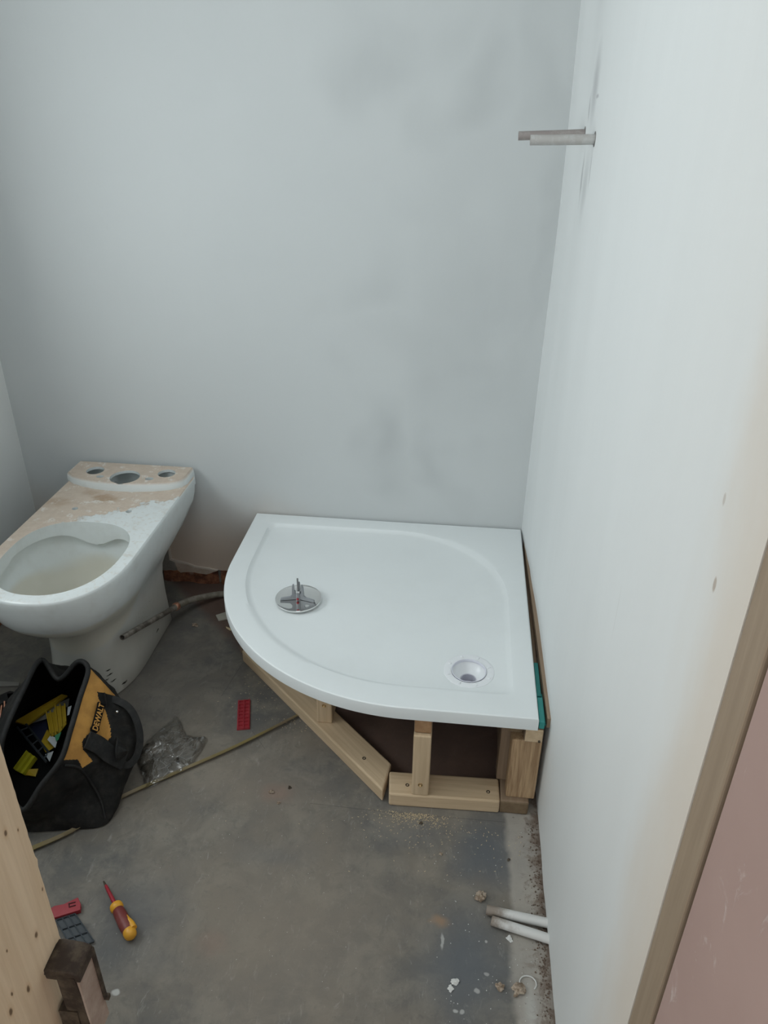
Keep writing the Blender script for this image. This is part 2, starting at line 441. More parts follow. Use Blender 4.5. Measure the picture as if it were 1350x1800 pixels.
def mk_pink():
    m, nt, bs = nt_new('pink_plasterboard'); p = pos(nt)
    c = mix(nt, noi(nt, p, 7, 5), (0.33, 0.225, 0.20), (0.40, 0.285, 0.255))
    sm = ramp(nt, noi(nt, mapping(nt, p, (8, 8, 5)), 3, 6, 0.65, 1.2), 0.60, 0.72)
    c = mix(nt, math_(nt, 'MULTIPLY', sm, 0.5), c, (0.55, 0.47, 0.45))
    nt.links.new(c, bs.inputs['Base Color']); bs.inputs['Roughness'].default_value = 0.8
    bump(nt, bs, sm, 0.3, 0.002)
    return m


def mk_film():
    m, nt, bs = nt_new('clear_film'); nt.nodes.remove(bs); out = nt.nodes['Material Output']
    tr = N(nt, 'ShaderNodeBsdfTransparent'); gl = N(nt, 'ShaderNodeBsdfGlossy'); gl.inputs['Roughness'].default_value = 0.08; gl.inputs['Color'].default_value = (0.9, 0.9, 0.9, 1)
    df = N(nt, 'ShaderNodeBsdfTranslucent'); df.inputs['Color'].default_value = (0.5, 0.5, 0.48, 1)
    v = obj(nt); bn = N(nt, 'ShaderNodeBump'); bn.inputs['Strength'].default_value = .9; bn.inputs['Distance'].default_value = .004
    vo = N(nt, 'ShaderNodeTexVoronoi'); vo.feature = 'DISTANCE_TO_EDGE'; vo.inputs['Scale'].default_value = 38; nt.links.new(v, vo.inputs['Vector'])
    nt.links.new(vo.outputs['Distance'], bn.inputs['Height']); nt.links.new(bn.outputs[0], gl.inputs['Normal'])
    fr = N(nt, 'ShaderNodeFresnel'); fr.inputs['IOR'].default_value = 1.5
    a = N(nt, 'ShaderNodeMixShader'); a.inputs[0].default_value = 0.05; nt.links.new(tr.outputs[0], a.inputs[1]); nt.links.new(df.outputs[0], a.inputs[2])
    b = N(nt, 'ShaderNodeMixShader'); nt.links.new(math_(nt, 'ADD', math_(nt, 'MULTIPLY', fr.outputs[0], 1.6, True), math_(nt, 'MULTIPLY', ramp(nt, vo.outputs['Distance'], .035, .0), .18), True), b.inputs[0]); nt.links.new(a.outputs[0], b.inputs[1]); nt.links.new(gl.outputs[0], b.inputs[2])
    nt.links.new(b.outputs[0], out.inputs[0])
    return m


def mk_patchy(name, a, b, rough, lo=.45, hi=.6, scale=40, metal=0, bmp=.5):
    m, nt, bs = nt_new(name); v = obj(nt); n = noi(nt, v, scale, 6, .65)
    nt.links.new(mix(nt, ramp(nt, n, lo, hi), a, b), bs.inputs['Base Color']); bs.inputs['Roughness'].default_value = rough; bs.inputs['Metallic'].default_value = metal
    bump(nt, bs, n, bmp, .0015); return m


BLACKSPECKS = [(-.905, 1.60, .022), (-.922, 1.577, .050), (-.935, 1.567, .062), (-.928, 1.575, .073), (-.94, 1.563, .047), (-.93, 1.575, .088), (-.882, 1.82, .040)]
M_porc = mk_porcelain(); M_wall = mk_wall(); M_wallr = mk_wall_right(); M_floor = mk_floor(); M_brick = mk_brick(); M_pink = mk_pink(); M_film = mk_film()
M_tray = plain('tray_acrylic', (0.73, 0.765, 0.77), 0.35, var=0.02, scale=8, bmp=0.02, dust=(0.60, 0.62, 0.62), dustamt=0.25)
M_white = plain('white_plastic', (0.76, 0.78, 0.80), 0.3, var=0.02, bmp=0)
M_lilac = plain('waste_plastic', (0.66, 0.67, 0.74), 0.4, var=0.03, bmp=0)
M_chrome = plain('chrome', (0.80, 0.80, 0.79), 0.06, 1.0, var=0.02, bmp=0)
M_greyp = plain('grey_plastic', (0.24, 0.255, 0.27), 0.4, var=0.05, bmp=0)
M_wood = wood('softwood', (0.66, 0.51, 0.34), (0.51, 0.375, 0.235))
M_woodg = wood('softwood_grain', (0.55, 0.385, 0.225), (0.26, 0.155, 0.08), gs=2.2)
M_woodd = wood('softwood_brown', (0.30, 0.215, 0.145), (0.22, 0.15, 0.095))
M_enda = wood('end_grain', (0.42, 0.25, 0.13), (0.30, 0.165, 0.08))
M_endd = wood('end_grain_dark', (0.22, 0.155, 0.09), (0.17, 0.115, 0.065))
M_steel = plain('dark_steel', (0.10, 0.08, 0.06), 0.4, 0.8)
M_brass = plain('brass', (0.55, 0.38, 0.18), 0.35, 1.0, dust=(0.2, 0.13, 0.08))
M_turq = plain('turquoise_plastic', (0.03, 0.27, 0.25), 0.5)
M_red = plain('red_plastic', (0.30, 0.018, 0.028), 0.45, var=.2, dust=(0.35, 0.2, 0.18), dustamt=.2)
M_blackp = plain('black_plastic', (0.030, 0.038, 0.045), 0.45, dust=(0.2, 0.2, 0.2), dustamt=.15)
M_bag = plain('black_canvas', (0.010, 0.010, 0.010), 0.85, var=.4, scale=60, bmp=.4, dust=(0.055, 0.050, 0.042), dustamt=.6, spec=.25)
M_bagin = plain('black_lining', (0.006, 0.006, 0.006), 0.9, bmp=.1, spec=.1)
M_strap = plain('black_webbing', (0.012, 0.012, 0.012), 0.7, bmp=.5, scale=150, dust=(.05, .05, .045), dustamt=.4, spec=.3)
M_yel = mk_patchy('yellow_canvas', (0.50, 0.255, 0.055), (0.40, 0.20, 0.045), 0.8, .4, .65, 25, bmp=.3)
M_yelp = plain('yellow_plastic', (0.42, 0.29, 0.02), 0.4, var=.2, scale=25)
M_yel2 = plain('lime_plastic', (0.40, 0.38, 0.02), 0.4, var=.2, scale=25)
M_paper = plain('white_paper', (0.52, 0.56, 0.58), 0.7, bmp=.05)
M_greyc = plain('grey_card', (0.20, 0.20, 0.18), 0.7)
M_green = plain('green_plastic', (0.02, 0.22, 0.09), 0.5)
M_navy = plain('navy_cloth', (0.012, 0.018, 0.05), 0.8, bmp=.6, scale=50)
M_pipew = mk_patchy('painted_pipe', (0.40, 0.385, 0.37), (0.46, 0.46, 0.45), .5)
M_pipeg, nt, bs = nt_new('painted_pipe_scuffed'); _p = pos(nt)
_g = math_(nt, 'ADD', sep(nt, _p)[0], math_(nt, 'MULTIPLY', math_(nt, 'SUBTRACT', noi(nt, _p, 28, 6, .7), .5), .12))
nt.links.new(mix(nt, ramp(nt, _g, .125, .175), (0.24, 0.20, 0.165), (0.60, 0.60, 0.585)), bs.inputs['Base Color']); bs.inputs['Roughness'].default_value = .6
M_pipec = mk_patchy('grimy_copper_pipe', (0.11, 0.095, 0.08), (0.36, 0.33, 0.29), .5, .35, .7, 26, .3)
M_pipecoat = mk_patchy('dusty_grey_pipe', (0.19, 0.17, 0.135), (0.26, 0.24, 0.20), .8)
M_cop = plain('copper', (0.52, 0.25, 0.16), .4, .6, dust=(.5, .35, .28))
M_tape = mk_patchy('dusty_yellow_blade', (0.20, 0.155, 0.05), (0.23, 0.18, 0.11), .6, .35, .65, 9)
M_rust = mk_patchy('rusty_iron', (0.030, 0.018, 0.011), (0.085, 0.062, 0.040), .75, .4, .65, 45, .2)
M_plate = mk_patchy('worn_plate', (0.29, 0.205, 0.16), (0.42, 0.33, 0.27), .6, .35, .7, 20)
M_stone = mk_patchy('mortar_crumb', (0.20, 0.145, 0.10), (0.40, 0.33, 0.26), .95, .4, .6, 120)
M_chalk = plain('plaster_flake', (0.62, 0.62, 0.60), .9)
M_handr = plain('maroon_rubber', (0.16, 0.022, 0.018), .5, dust=(.3, .2, .18), dustamt=.25)
M_handy = plain('amber_plastic', (0.68, 0.33, 0.02), .4, dust=(.4, .25, .1), dustamt=.2)
M_shav = plain('wood_shaving', (0.60, 0.48, 0.30), .8, bmp=0)
M_grey = mk_patchy('grey_backing', (0.155, 0.145, 0.13), (0.24, 0.225, 0.20), .9, .35, .65, 14)
M_beige = mk_patchy('beige_undercoat', (0.35, 0.275, 0.22), (0.44, 0.36, 0.30), .9, .35, .65, 14)
M_ceil = plain('ceiling_white', (0.75, 0.76, 0.76), .9, bmp=0)


# ---------------------------------------------------------------- setting
def struct(o): o['kind'] = 'structure'; return o


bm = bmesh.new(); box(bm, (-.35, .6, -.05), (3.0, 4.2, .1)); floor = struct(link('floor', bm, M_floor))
bm = bmesh.new(); box(bm, (-.35, -.15, 2.55), (3.0, 1.3, .1)); box(bm, (-.35, 1.75, 2.55), (3.0, .8, .1)); box(bm, (-1.39, .925, 2.55), (.92, .85, .1)); box(bm, (.49, .925, 2.55), (1.32, .85, .1))
struct(link('ceiling', bm, M_ceil))


def wall_x(y, z=1.0):
    K = [(-1, .2425), (.5, .2424), (1.28, .2415), (1.7, .236), (1.9, .230), (2.0, .224), (2.13, .2155), (3, .21)]
    for (a, va), (b, vb) in zip(K, K[1:]):
        if a <= y <= b:
            x = va + (vb - va) * (y - a) / (b - a); break
    k = min(1, max(0, (y - 1.7) / .4))
    x += k * .007 * math.exp(-((z - 1.2) / .45) ** 2)
    x += k * .0022 * noise.noise(Vector((y * 18, 0, z * 1.5))) + .0012 * noise.noise(Vector((y * 5, 3, z * 2)))
    return x


# right wall: wavy plaster skin on a slab, ends against a vertical timber
bm = bmesh.new(); ny, nz = 110, 60; grid = []
for i in range(ny + 1):
    y = .541 + (2.16 - .541) * i / ny; row = []
    for j in range(nz + 1):
        z = .004 + 2.496 * j / nz
        if j == 0: z += .008 * noise.noise(Vector((y * 14, 0, 0))) + .004
        row.append(bm.verts.new((wall_x(y, z), y, z)))
    grid.append(row)
for i in range(ny):
    for j in range(nz): bm.faces.new((grid[i][j], grid[i][j + 1], grid[i + 1][j + 1], grid[i + 1][j]))
geom = bmesh.ops.extrude_face_region(bm, geom=bm.faces[:])
for v in geom['geom']:
    if isinstance(v, bmesh.types.BMVert): v.co.x = .262
wr = struct(link('wall_right', bm, M_wallr, smooth=35))
# brick footing behind the plaster of the right wall
bm = bmesh.new(); box(bm, (.30, .9, 1.25), (.075, 2.6, 2.5)); o = link('masonry', bm, M_brick, wr)
bm = bmesh.new(); box(bm, (0, 0, 0), (2.5, .048, .046)); o = link('trim_1', bm, wood('stud_timber', (0.33, 0.255, 0.18), (0.26, 0.195, 0.135), knots=[((-.285, -.016, -.023), (.010, .008, .02)), ((.25, .01, -.023), (.006, .004, .02)), ((-.6, .012, -.023), (.008, .005, .02))]),
                      loc=(.2655, .5155, 1.25), rot=(0, -PI / 2, 0), bevel=.002); struct(o)
bm = bmesh.new(); box(bm, (.256, .15, 1.25), (.024, .67, 2.5)); o = struct(link('wall_front_right', bm, M_pink, bevel=.001))

# back wall: board, skim coat with a torn lower edge, brick showing beneath
YB = 2.13


def torn(px, y, far=True): return [(aty(a, b, y).x, aty(a, b, y).z) for a, b in px]


def sheet(name, poly, y0, y1, m, parent=None, rough=.004):
    bm = bmesh.new(); pts = []
    for (x0, z0), (x1, z1) in zip(poly, poly[1:] + poly[:1]):
        L = math.hypot(x1 - x0, z1 - z0); k = max(1, int(L / .006)) if (z0 < .3 and z1 < .3 and L < .9) else 1
        for i in range(k):
            t = i / k; x = x0 + (x1 - x0) * t; z = z0 + (z1 - z0) * t
            if i and z > .01: z += rough * noise.noise(Vector((x * 60, z * 60, y0))); x += rough * noise.noise(Vector((x * 60, z * 60, 9)))
            pts.append((x, z))
    loft(bm, [[Vector((x, y0, z)) for x, z in pts], [Vector((x, y1, z)) for x, z in pts]])
    return link(name, bm, m, parent)


e1 = torn([(278, 1002), (299, 1002), (312, 1002), (318, 1005), (331, 1003.5), (345, 1005), (363, 1008), (369, 1006.5), (384, 1002), (398, 1003)], YB)
back = sheet('wall_back', [(-1.45, .11), (-1.2, .09)] + e1 + [(-.6, .07), (-.3, .075), (.0, .07), (.25, .07), (.25, 2.5), (-1.45, 2.5)], YB, YB + .012, M_wall, rough=.003)
struct(back)
bm = bmesh.new(); box(bm, (-.6, YB + .095, 1.3), (1.8, .1, 2.4)); link('masonry', bm, M_brick, back)
# bricks of the exposed course
for i in range(9):
    x = -1.40 + i * .205
    bm = bmesh.new(); box(bm, (0, 0, 0), (.194, .09, .069)); bmesh.ops.subdivide_edges(bm, edges=bm.edges, cuts=5, use_grid_fill=True)
    for v in bm.verts: v.co += Vector(noise.noise_vector((v.co + Vector((i, 0, 0))) * 25)) * .007
    link('brick', bm, M_brick, back, smooth=40, loc=(x + .1, YB + .061, .035))
bm = bmesh.new(); box(bm, (-.6, YB + .062, .035), (1.7, .075, .06)); link('mortar', bm, M_grey, back)
# grey undercoat patch and beige lip left by the torn skim
lip = torn([(307, 986), (331, 991), (343, 996), (366, 999.5), (380, 1002)], YB)
sheet('undercoat', [(-1.25, .105)] + torn([(276, 1001), (299, 1001), (313, 1001.5), (307, 986), (299, 983), (295, 962), (293, 945), (286, 930)], YB) + [(-1.25, .30)], YB - .002, YB, M_grey, back, .003)
sheet('undercoat', torn([(313, 1002), (318, 1006), (331, 1004.5), (345, 1006), (363, 1009), (369, 1007.5), (382, 1003), (366, 999), (343, 995.5), (331, 990.5), (307, 985.5)], YB), YB - .003, YB, M_beige, back, .002)
sheet('skim_edge', torn([(296, 962), (299, 983), (307, 986.3), (331, 991.2), (343, 996.2), (366, 999.8), (380, 1002.5), (384, 1001), (366, 997.3), (343, 993.8), (331, 988.8), (309, 983.5), (302, 981), (299, 962)], YB), YB - .0055, YB, plain('skim_lip', (.50, .44, .38), .8), back, .001)

# left wall with its own brick foot and a window higher up
bm = bmesh.new()
XL = -1.395
for yy0, yy1, z0, z1 in ((.3, .70, .07, 2.5), (.70, 1.60, .07, .85), (.70, 1.60, 1.75, 2.5), (1.60, 2.16, .07, 2.5)):
    box(bm, (XL - .05, (yy0 + yy1) / 2, (z0 + z1) / 2), (.1, yy1 - yy0, z1 - z0))
bmesh.ops.remove_doubles(bm, verts=bm.verts, dist=1e-5)
wl = struct(link('wall_left', bm, plain('left_plaster', (0.70, 0.72, 0.715), .75, var=.04, scale=4, bmp=.15)))
for i in range(9):
    bm = bmesh.new(); box(bm, (0, 0, 0), (.09, .194, .072)); bmesh.ops.subdivide_edges(bm, edges=bm.edges, cuts=4, use_grid_fill=True)
    for v in bm.verts: v.co += Vector(noise.noise_vector((v.co + Vector((i, 5, 0))) * 25)) * .007
    link('brick', bm, M_brick, wl, smooth=40, loc=(XL - .058, .42 + i * .205, .035))
win = struct(empty('window_1', (XL, 1.15, .85)))
bm = bmesh.new()
for c, s in (((-.05, -.425, .45), (.07, .05, .9)), ((-.05, .425, .45), (.07, .05, .9)), ((-.05, 0, .025), (.07, .8, .05)), ((-.05, 0, .875), (.07, .8, .05))): box(bm, c, s)
link('window_frame', bm, M_white, win)
# wall with the doorway the camera stands in
bm = bmesh.new(); box(bm, (-.93, .44, 1.25), (.97, .10, 2.5)); struct(link('wall_front', bm, M_wall))
bm = bmesh.new(); box(bm, (-.10, .44, 2.35), (.66, .10, .3)); struct(link('trim_2', bm, M_ceil))

# ---------------------------------------------------------------- pine board on the left jamb
bk = []
for px, py, r in ((64, 1643, 1.5), (50, 1738, 1.6), (21, 1747, 1.0), (10, 1464, 1.2), (32, 1459, .7), (19, 1779, 1.6), (75, 1563, .8), (12, 1672, 0.7)):
    r_ = Vector((px - 675, 900 - py, -F)); d = Vector((RX.dot(r_), RY.dot(r_), RZ.dot(r_))); P = CAM + d * ((-.42 - CAM.x) / d.x)
    bk.append(((P.z - 1.2, P.y - .30, .010), (.0042 * r, .0022 * r, .01)))
bm = bmesh.new(); nn = 300
top = []; 
for k in range(nn + 1):
    x = -1.2 + 2.4 * k / nn
    e = .20 + .0010 * noise.noise(Vector((x * 160, 0, 0))) + (.0022 if (k % 23 == 5) else 0)
    top.append((x, e))
poly = top + [(1.2, -.45), (-1.2, -.45)]
loft(bm, [[Vector((x, y, -.010)) for x, y in poly], [Vector((x, y, .010)) for x, y in poly]])
brd = link('timber_board', bm, wood('pine_board', (0.76, 0.61, 0.43), (0.64, 0.49, 0.32), knots=bk))
# local x up, local y along the wall, local z towards +x
brd.matrix_world = Matrix(((0, 0, 1, -.430), (0, 1, 0, .30), (1, 0, 0, 1.2), (0, 0, 0, 1)))
tag(brd, 'pale pine board with small dark knots, upright at the left edge of the doorway', 'board')

# rusty latch keep screwed to the board
lk = empty('latch_keep', (-.42, .48, .55), 'rusty brown iron latch keep sticking out from the pine board', 'latch')
bm = bmesh.new()   # rounded top case
prof = [(-.001, -.002), (-.001, .006), (.006, .0085), (.030, .0065), (.038, .003), (.040, -.004), (.040, -.010), (.0, -.010)]
loft(bm, [[Vector((x, y, z + .088)) for x, z in prof] for y in (-.019, -.012, .012, .018)])
link('case', bm, M_rust, lk, smooth=40, bevel=.0015)
bm = bmesh.new(); r0 = []
for y, s in ((-.020, .75), (-.014, 1), (.010, 1.05), (.018, .9), (.022, .5)): r0.append([Vector((-.0045 + .0060 * s * math.cos(t), y, .088 + .011 * s * math.sin(t))) for t in [2 * PI * k / 14 for k in range(14)]])
loft(bm, r0); link('end_cap', bm, plain('black_iron', (.018, .014, .010), .6, dust=(.10, .07, .045), dustamt=.5), lk, smooth=60)
bm = bmesh.new(); prism(bm, [(.0345, -.018), (.0375, -.018), (.0375, .016), (.0345, .016)], -.045, .082); link('face_plate', bm, M_plate, lk, bevel=.0006)
bm = bmesh.new(); box(bm, (.0385, .0155, .040), (.004, .005, .095)); box(bm, (.0385, .0165, -.010), (.010, .006, .007)); link('edge_rod', bm, M_rust, lk, bevel=.001)
bm = bmesh.new(); box(bm, (.024, -.0165, .020), (.022, .006, .130)); box(bm, (.014, -.011, -.015), (.022, .020, .07)); box(bm, (.010, -.018, -.035), (.026, .010, .035)); bmesh.ops.subdivide_edges(bm, edges=bm.edges, cuts=3, use_grid_fill=True)
for v in bm.verts: v.co += Vector(noise.noise_vector(v.co * 60)) * .0015
link('lower_bracket', bm, M_rust, lk, smooth=40)

# ---------------------------------------------------------------- toilet pan
TX = -1.005


def D(z, hw, yf, yb, rb=.008, ex=2.3, n=96, front=.235):
    "horizontal outline of the pan at height z, round at the front, straight at the back"
    out = []; yc = min(yf + front, yb - rb - .01); b = yc - yf
    m = n // 2
    for i in range(m + 1):     # front half, from right side (x+) round to left
        t = PI * i / m; c, s = math.cos(t), math.sin(t)
        out.append(Vector((TX + hw * math.copysign(abs(c) ** (2 / ex), c), yc - b * abs(s) ** (2 / ex), z)))
    k = (n - m - 1)
    pts = [(-hw, yc), (-hw, yb - rb)] + [(-hw + rb - rb * math.cos(a), yb - rb + rb * math.sin(a)) for a in (PI / 6, PI / 3, PI / 2)] + [(hw - rb + rb * math.sin(a), yb - rb + rb * math.cos(a)) for a in (0, PI / 6, PI / 3, PI / 2)] + [(hw, yc)]
    L = [0]
    for (x0, y0), (x1, y1) in zip(pts, pts[1:]): L.append(L[-1] + math.hypot(x1 - x0, y1 - y0))
    for i in range(1, k + 1):
        d = L[-1] * i / (k + 1)
        for j in range(len(pts) - 1):
            if L[j] <= d <= L[j + 1]:
                t = (d - L[j]) / max(1e-9, L[j + 1] - L[j]); out.append(Vector((TX + pts[j][0] + (pts[j + 1][0] - pts[j][0]) * t, pts[j][1] + (pts[j + 1][1] - pts[j][1]) * t, z))); break
    return out


ZR = .435
prof = [(0, .122, 1.52, 1.930, .20), (.004, .124, 1.517, 1.932, .20), (.06, .120, 1.525, 1.932, .20), (.12, .117, 1.535, 1.932, .2), (.18, .116, 1.54, 1.934, .2), (.215, .120, 1.535, 1.936, .2),
        (.240, .129, 1.512, 1.940, .21), (.262, .141, 1.482, 1.946, .22), (.285, .154, 1.450, 1.972, .235), (.31, .166, 1.424, 2.018, .235), (.335, .175, 1.406, 2.062, .235), (.36, .181, 1.395, 2.095, .235), (.385, .185, 1.390, 2.108, .235),
        (.41, .1875, 1.387, 2.111, .235), (.427, .1885, 1.386, 2.112, .235), (.433, .1875, 1.3875, 2.112, .235), (ZR, .1855, 1.390, 2.112, .235)]
bm = bmesh.new(); loft(bm, [D(z, hw, yf, yb, front=fr) for z, hw, yf, yb, fr in prof])
toi = empty('toilet_pan', (TX, 1.75, 0), 'white ceramic toilet pan without seat or cistern, dusted with beige mortar', 'toilet')
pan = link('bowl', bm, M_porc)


def cut(rings, name='cut'):
    bm = bmesh.new(); loft(bm, rings); o = link(name, bm, M_porc); return o


def opening(z, g=0.0, wav=0.0):
    out = []
    for i in range(80):
        t = 2 * PI * i / 80; c, s = math.cos(t), math.sin(t); ex = 2.5 if s > 0 else 2.25
        b = (.160 if s > 0 else .200) + g; a = .153 + g
        x = a * math.copysign(abs(c) ** (2 / ex), c); y = b * math.copysign(abs(s) ** (2 / ex), s)
        zz = z
        if wav and s > 0: zz = z - wav * math.exp(-(x / .062) ** 2) * s ** 2 + .25 * wav * (1 - s)
        out.append(Vector((TX + x, 1.622 + y, zz)))
    return out


boolean(pan, [cut([opening(.335), opening(.50)])])
# bowl cavity is wider than the opening: leaves the flushing rim hanging over it
def cav(z, k, wav=0, dy=0):
    o = opening(z, .010, wav)
    return [Vector((TX + (v.x - TX) * k, 1.60 + (v.y - 1.60) * k + dy, v.z)) for v in o]
rings = [cav(.175, .12, dy=.03), cav(.178, .28, dy=.04), cav(.19, .42, dy=.045), cav(.215, .56, dy=.045), cav(.25, .70, dy=.04), cav(.29, .85, dy=.026), cav(.33, .94, .0, dy=.010), cav(.352, .99, .010, dy=.004), cav(.368, 1.02, .022), cav(.397, 1.015, .045), cav(.397, .7, .0), cav(.397, .2, .0)]
boolean(pan, [cut(rings)])
# raised cistern ledge
le = [(-.195, 2.112), (-.196, 2.03), (-.17, 2.008), (-.130, 1.990), (-.08, 1.977), (-.02, 1.972), (.04, 1.974), (.10, 1.985), (.145, 2.000), (.176, 2.022), (.186, 2.05), (.187, 2.112)]
bm = bmesh.new(); lp = [(TX + x * .99, y) for x, y in le]
def grow(d, z): return [Vector((x + (x - TX) * d, y if y > 2.1 else y - d * .12 - (0.0), z)) for x, y in lp]
loft(bm, [grow(.0, .405), grow(.0, .440), grow(-.012, .456), grow(-.035, .461)])
led = link('ledge', bm, M_porc)
boolean(pan, [led], 'UNION')


def hole(x, y, r, z0, z1, rx=1.0):
    return cut([[Vector((v.x if rx == 1 else x + (v.x - x) * rx, v.y, z)) for v in circ((x, y, 0), r, 32)] for z in (z0, z1)])


boolean(pan, [cut([[Vector((TX - a, y0, z)), Vector((TX + a, y0, z)), Vector((TX + a, y1, z)), Vector((TX - a, y1, z))] for a, y0, y1, z in ((.14, 1.955, 2.045, .343), (.155, 1.96, 2.092, .418))])])
_top = [(TX + (x - TX) * .90, min(2.094, 2.055 + (y - 2.055) * .86)) for x, y in lp]
boolean(pan, [cut([[Vector((x, y, z)) for x, y in _top] for z in (.405, .4525)])])
boolean(pan, [hole(-1.115, 2.052, .027, .362, .50), hole(-.889, 2.060, .027, .362, .50), hole(-1.006, 2.020, .045, .35, .50),
              hole(-1.082, 2.013, .009, .36, .5, 1.3), hole(-.928, 2.017, .010, .36, .5, 1.3), hole(-1.09, 1.852, .0085, .36, .5), hole(-.93, 1.855, .0085, .36, .5)])
for pl in pan.data.polygons: pl.use_smooth = True
sharp(pan.data, 40)
bv = pan.modifiers.new('bevel', 'BEVEL'); bv.width = .003; bv.segments = 3; bv.limit_method = 'ANGLE'; bv.angle_limit = math.radians(42)
pan.parent = toi; pan.matrix_parent_inverse = Matrix.Translation((-TX, -1.75, 0))

# ---------------------------------------------------------------- shower tray
X0, X1, Y0, Y1, RR = -.632, .2135, 1.2855, 2.1245, .55
ZT, TH = .305, .036
tc = Vector((-.18, 1.72))


def tray_outline():
    P = [(X1, Y1), (X0, Y1)]
    for i in range(41):
        a = PI + (PI / 2) * i / 40; P.append((X0 + RR + RR * math.cos(a), Y0 + RR + RR * math.sin(a)))
    return P + [(X1, Y0)]


def rounded(poly, radii, n=10):
    out = []
    for i, p in enumerate(poly):
        r = radii[i]; p = Vector(p)
        if r == 0: out.append(tuple(p)); continue
        a = Vector(poly[i - 1]); b = Vector(poly[(i + 1) % len(poly)]); u = (a - p).normalized(); v = (b - p).normalized()
        for k in range(n + 1):
            t = k / n; q0 = p + u * r; q1 = p + v * r
            th = t * PI / 2; out.append(tuple(q0 * (1 - math.sin(th)) + q1 * (1 - math.cos(th)) + p * (math.sin(th) + math.cos(th) - 1)))
    return out


def inner_outline(d=0):
    x0, x1, y0, y1 = X0 + .048 + d, X1 - .044 - d, Y0 + .066 + d, Y1 - .046 - d; r = .485; P = []
    rc = .33
    for k in range(25): a = PI / 2 * k / 24; P.append((x1 - rc + rc * math.cos(a), y1 - rc + rc * math.sin(a)))
    rc = .03
    for k in range(7): a = PI / 2 + PI / 2 * k / 6; P.append((x0 + rc + rc * math.cos(a), y1 - rc + rc * math.sin(a)))
    for k in range(33): a = PI + PI / 2 * k / 32; P.append((x0 + r + r * math.cos(a), y0 + r + r * math.sin(a)))
    rc = .03
    for k in range(7): a = 1.5 * PI + PI / 2 * k / 6; P.append((x1 - rc + rc * math.cos(a), y0 + rc + rc * math.sin(a)))
    return P


def cast(poly, angs):
    out = []
    for a in angs:
        d = Vector((math.cos(a), math.sin(a))); best = None
        for p, q in zip(poly, poly[1:] + poly[:1]):
            p = Vector(p) - tc; q = Vector(q) - tc; e = q - p; den = d.x * e.y - d.y * e.x
            if abs(den) < 1e-12: continue
            t = (p.x * e.y - p.y * e.x) / den; u = (p.x * d.y - p.y * d.x) / den
            if t > 0 and -1e-6 <= u <= 1 + 1e-6 and (best is None or t > best): best = t
        out.append(tc + d * best)
    return out


TO = tray_outline()
angs = sorted(set([round(2 * PI * i / 280, 6) for i in range(280)] + [round(math.atan2(y - tc.y, x - tc.x) % (2 * PI), 6) for x, y in ((X1, Y1), (X0, Y1), (X1, Y0))]))
oc = cast(TO, angs); ic = cast(inner_outline(), angs); ic2 = cast(inner_outline(.022), angs); icm = cast(inner_outline(.008), angs); icn = cast(inner_outline(.015), angs)
def sh(P, d): return [tc + (p - tc) * (1 - d / (p - tc).length) for p in P]
def r3(P, z): return [Vector((p.x, p.y, z)) for p in P]
bm = bmesh.new()
loft(bm, [r3(sh(oc, .004), ZT - TH), r3(oc, ZT - TH + .003), r3(oc, ZT - .0045), r3(sh(oc, .0012), ZT - .0015), r3(sh(oc, .0042), ZT),
          r3(ic, ZT - .0005), r3(icm, ZT - .0025), r3(icn, ZT - .009), r3(ic2, ZT - .0115), r3(sh(ic2, .10), ZT - .0125), r3(sh(ic2, .2), ZT - .0135)])
tray = link('shower_tray', bm, M_tray)
DR = Vector((.0595, 1.442)); ZD = ZT - .0122
boolean(tray, [cut([circ((DR.x, DR.y, z), .0465, 48) for z in (.25, .35)])])
for pl in tray.data.polygons: pl.use_smooth = True
sharp(tray.data, 24)
tray.name = 'tray_body'
tr = empty('shower_tray', (-.2, 1.7, ZT - TH), 'white quadrant shower tray raised on a timber frame in the corner', 'shower tray')
tray.parent = tr; tray.matrix_parent_inverse = Matrix.Translation((.2, -1.7, -(ZT - TH)))
ws = empty('waste_outlet', (DR.x, DR.y, ZD), 'white plastic waste outlet set in the hole of the shower tray', 'drain')
bm = bmesh.new(); zz = lambda r, z: circ((0, 0, z), r, 48)
loft(bm, [zz(.0605, 0), zz(.0600, .0012), zz(.0585, .0016), zz(.0425, .0010), zz(.0410, -.002), zz(.039, -.007), zz(.034, -.015), zz(.027, -.021), zz(.0195, -.024), zz(.0185, -.030), zz(.018, -.045), zz(.001, -.046)], cap0=False, cap1=True)
o = link('funnel', bm, M_white, ws, smooth=50)
bm = bmesh.new(); loft(bm, [zz(.0420, .0026), zz(.0405, .0032), zz(.0392, .0016), zz(.0392, -.004), zz(.0425, -.004)], cap0=False, cap1=False)
link('seal_ring', bm, M_lilac, ws, smooth=50)
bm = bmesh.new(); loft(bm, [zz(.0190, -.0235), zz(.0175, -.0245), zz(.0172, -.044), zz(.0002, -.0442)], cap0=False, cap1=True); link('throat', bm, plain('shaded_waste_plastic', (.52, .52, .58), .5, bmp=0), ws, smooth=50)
for k in range(8):
    a = .35 + k * PI / 4; Mx = Matrix.Translation((.0515 * math.cos(a), .0515 * math.sin(a), .003)) @ Matrix.Rotation(a, 4, 'Z')
    bm = bmesh.new(); box(bm, (0, 0, -.0012), (.008, .005, .003), Mx); link('lug', bm, M_white, ws, bevel=.0012)

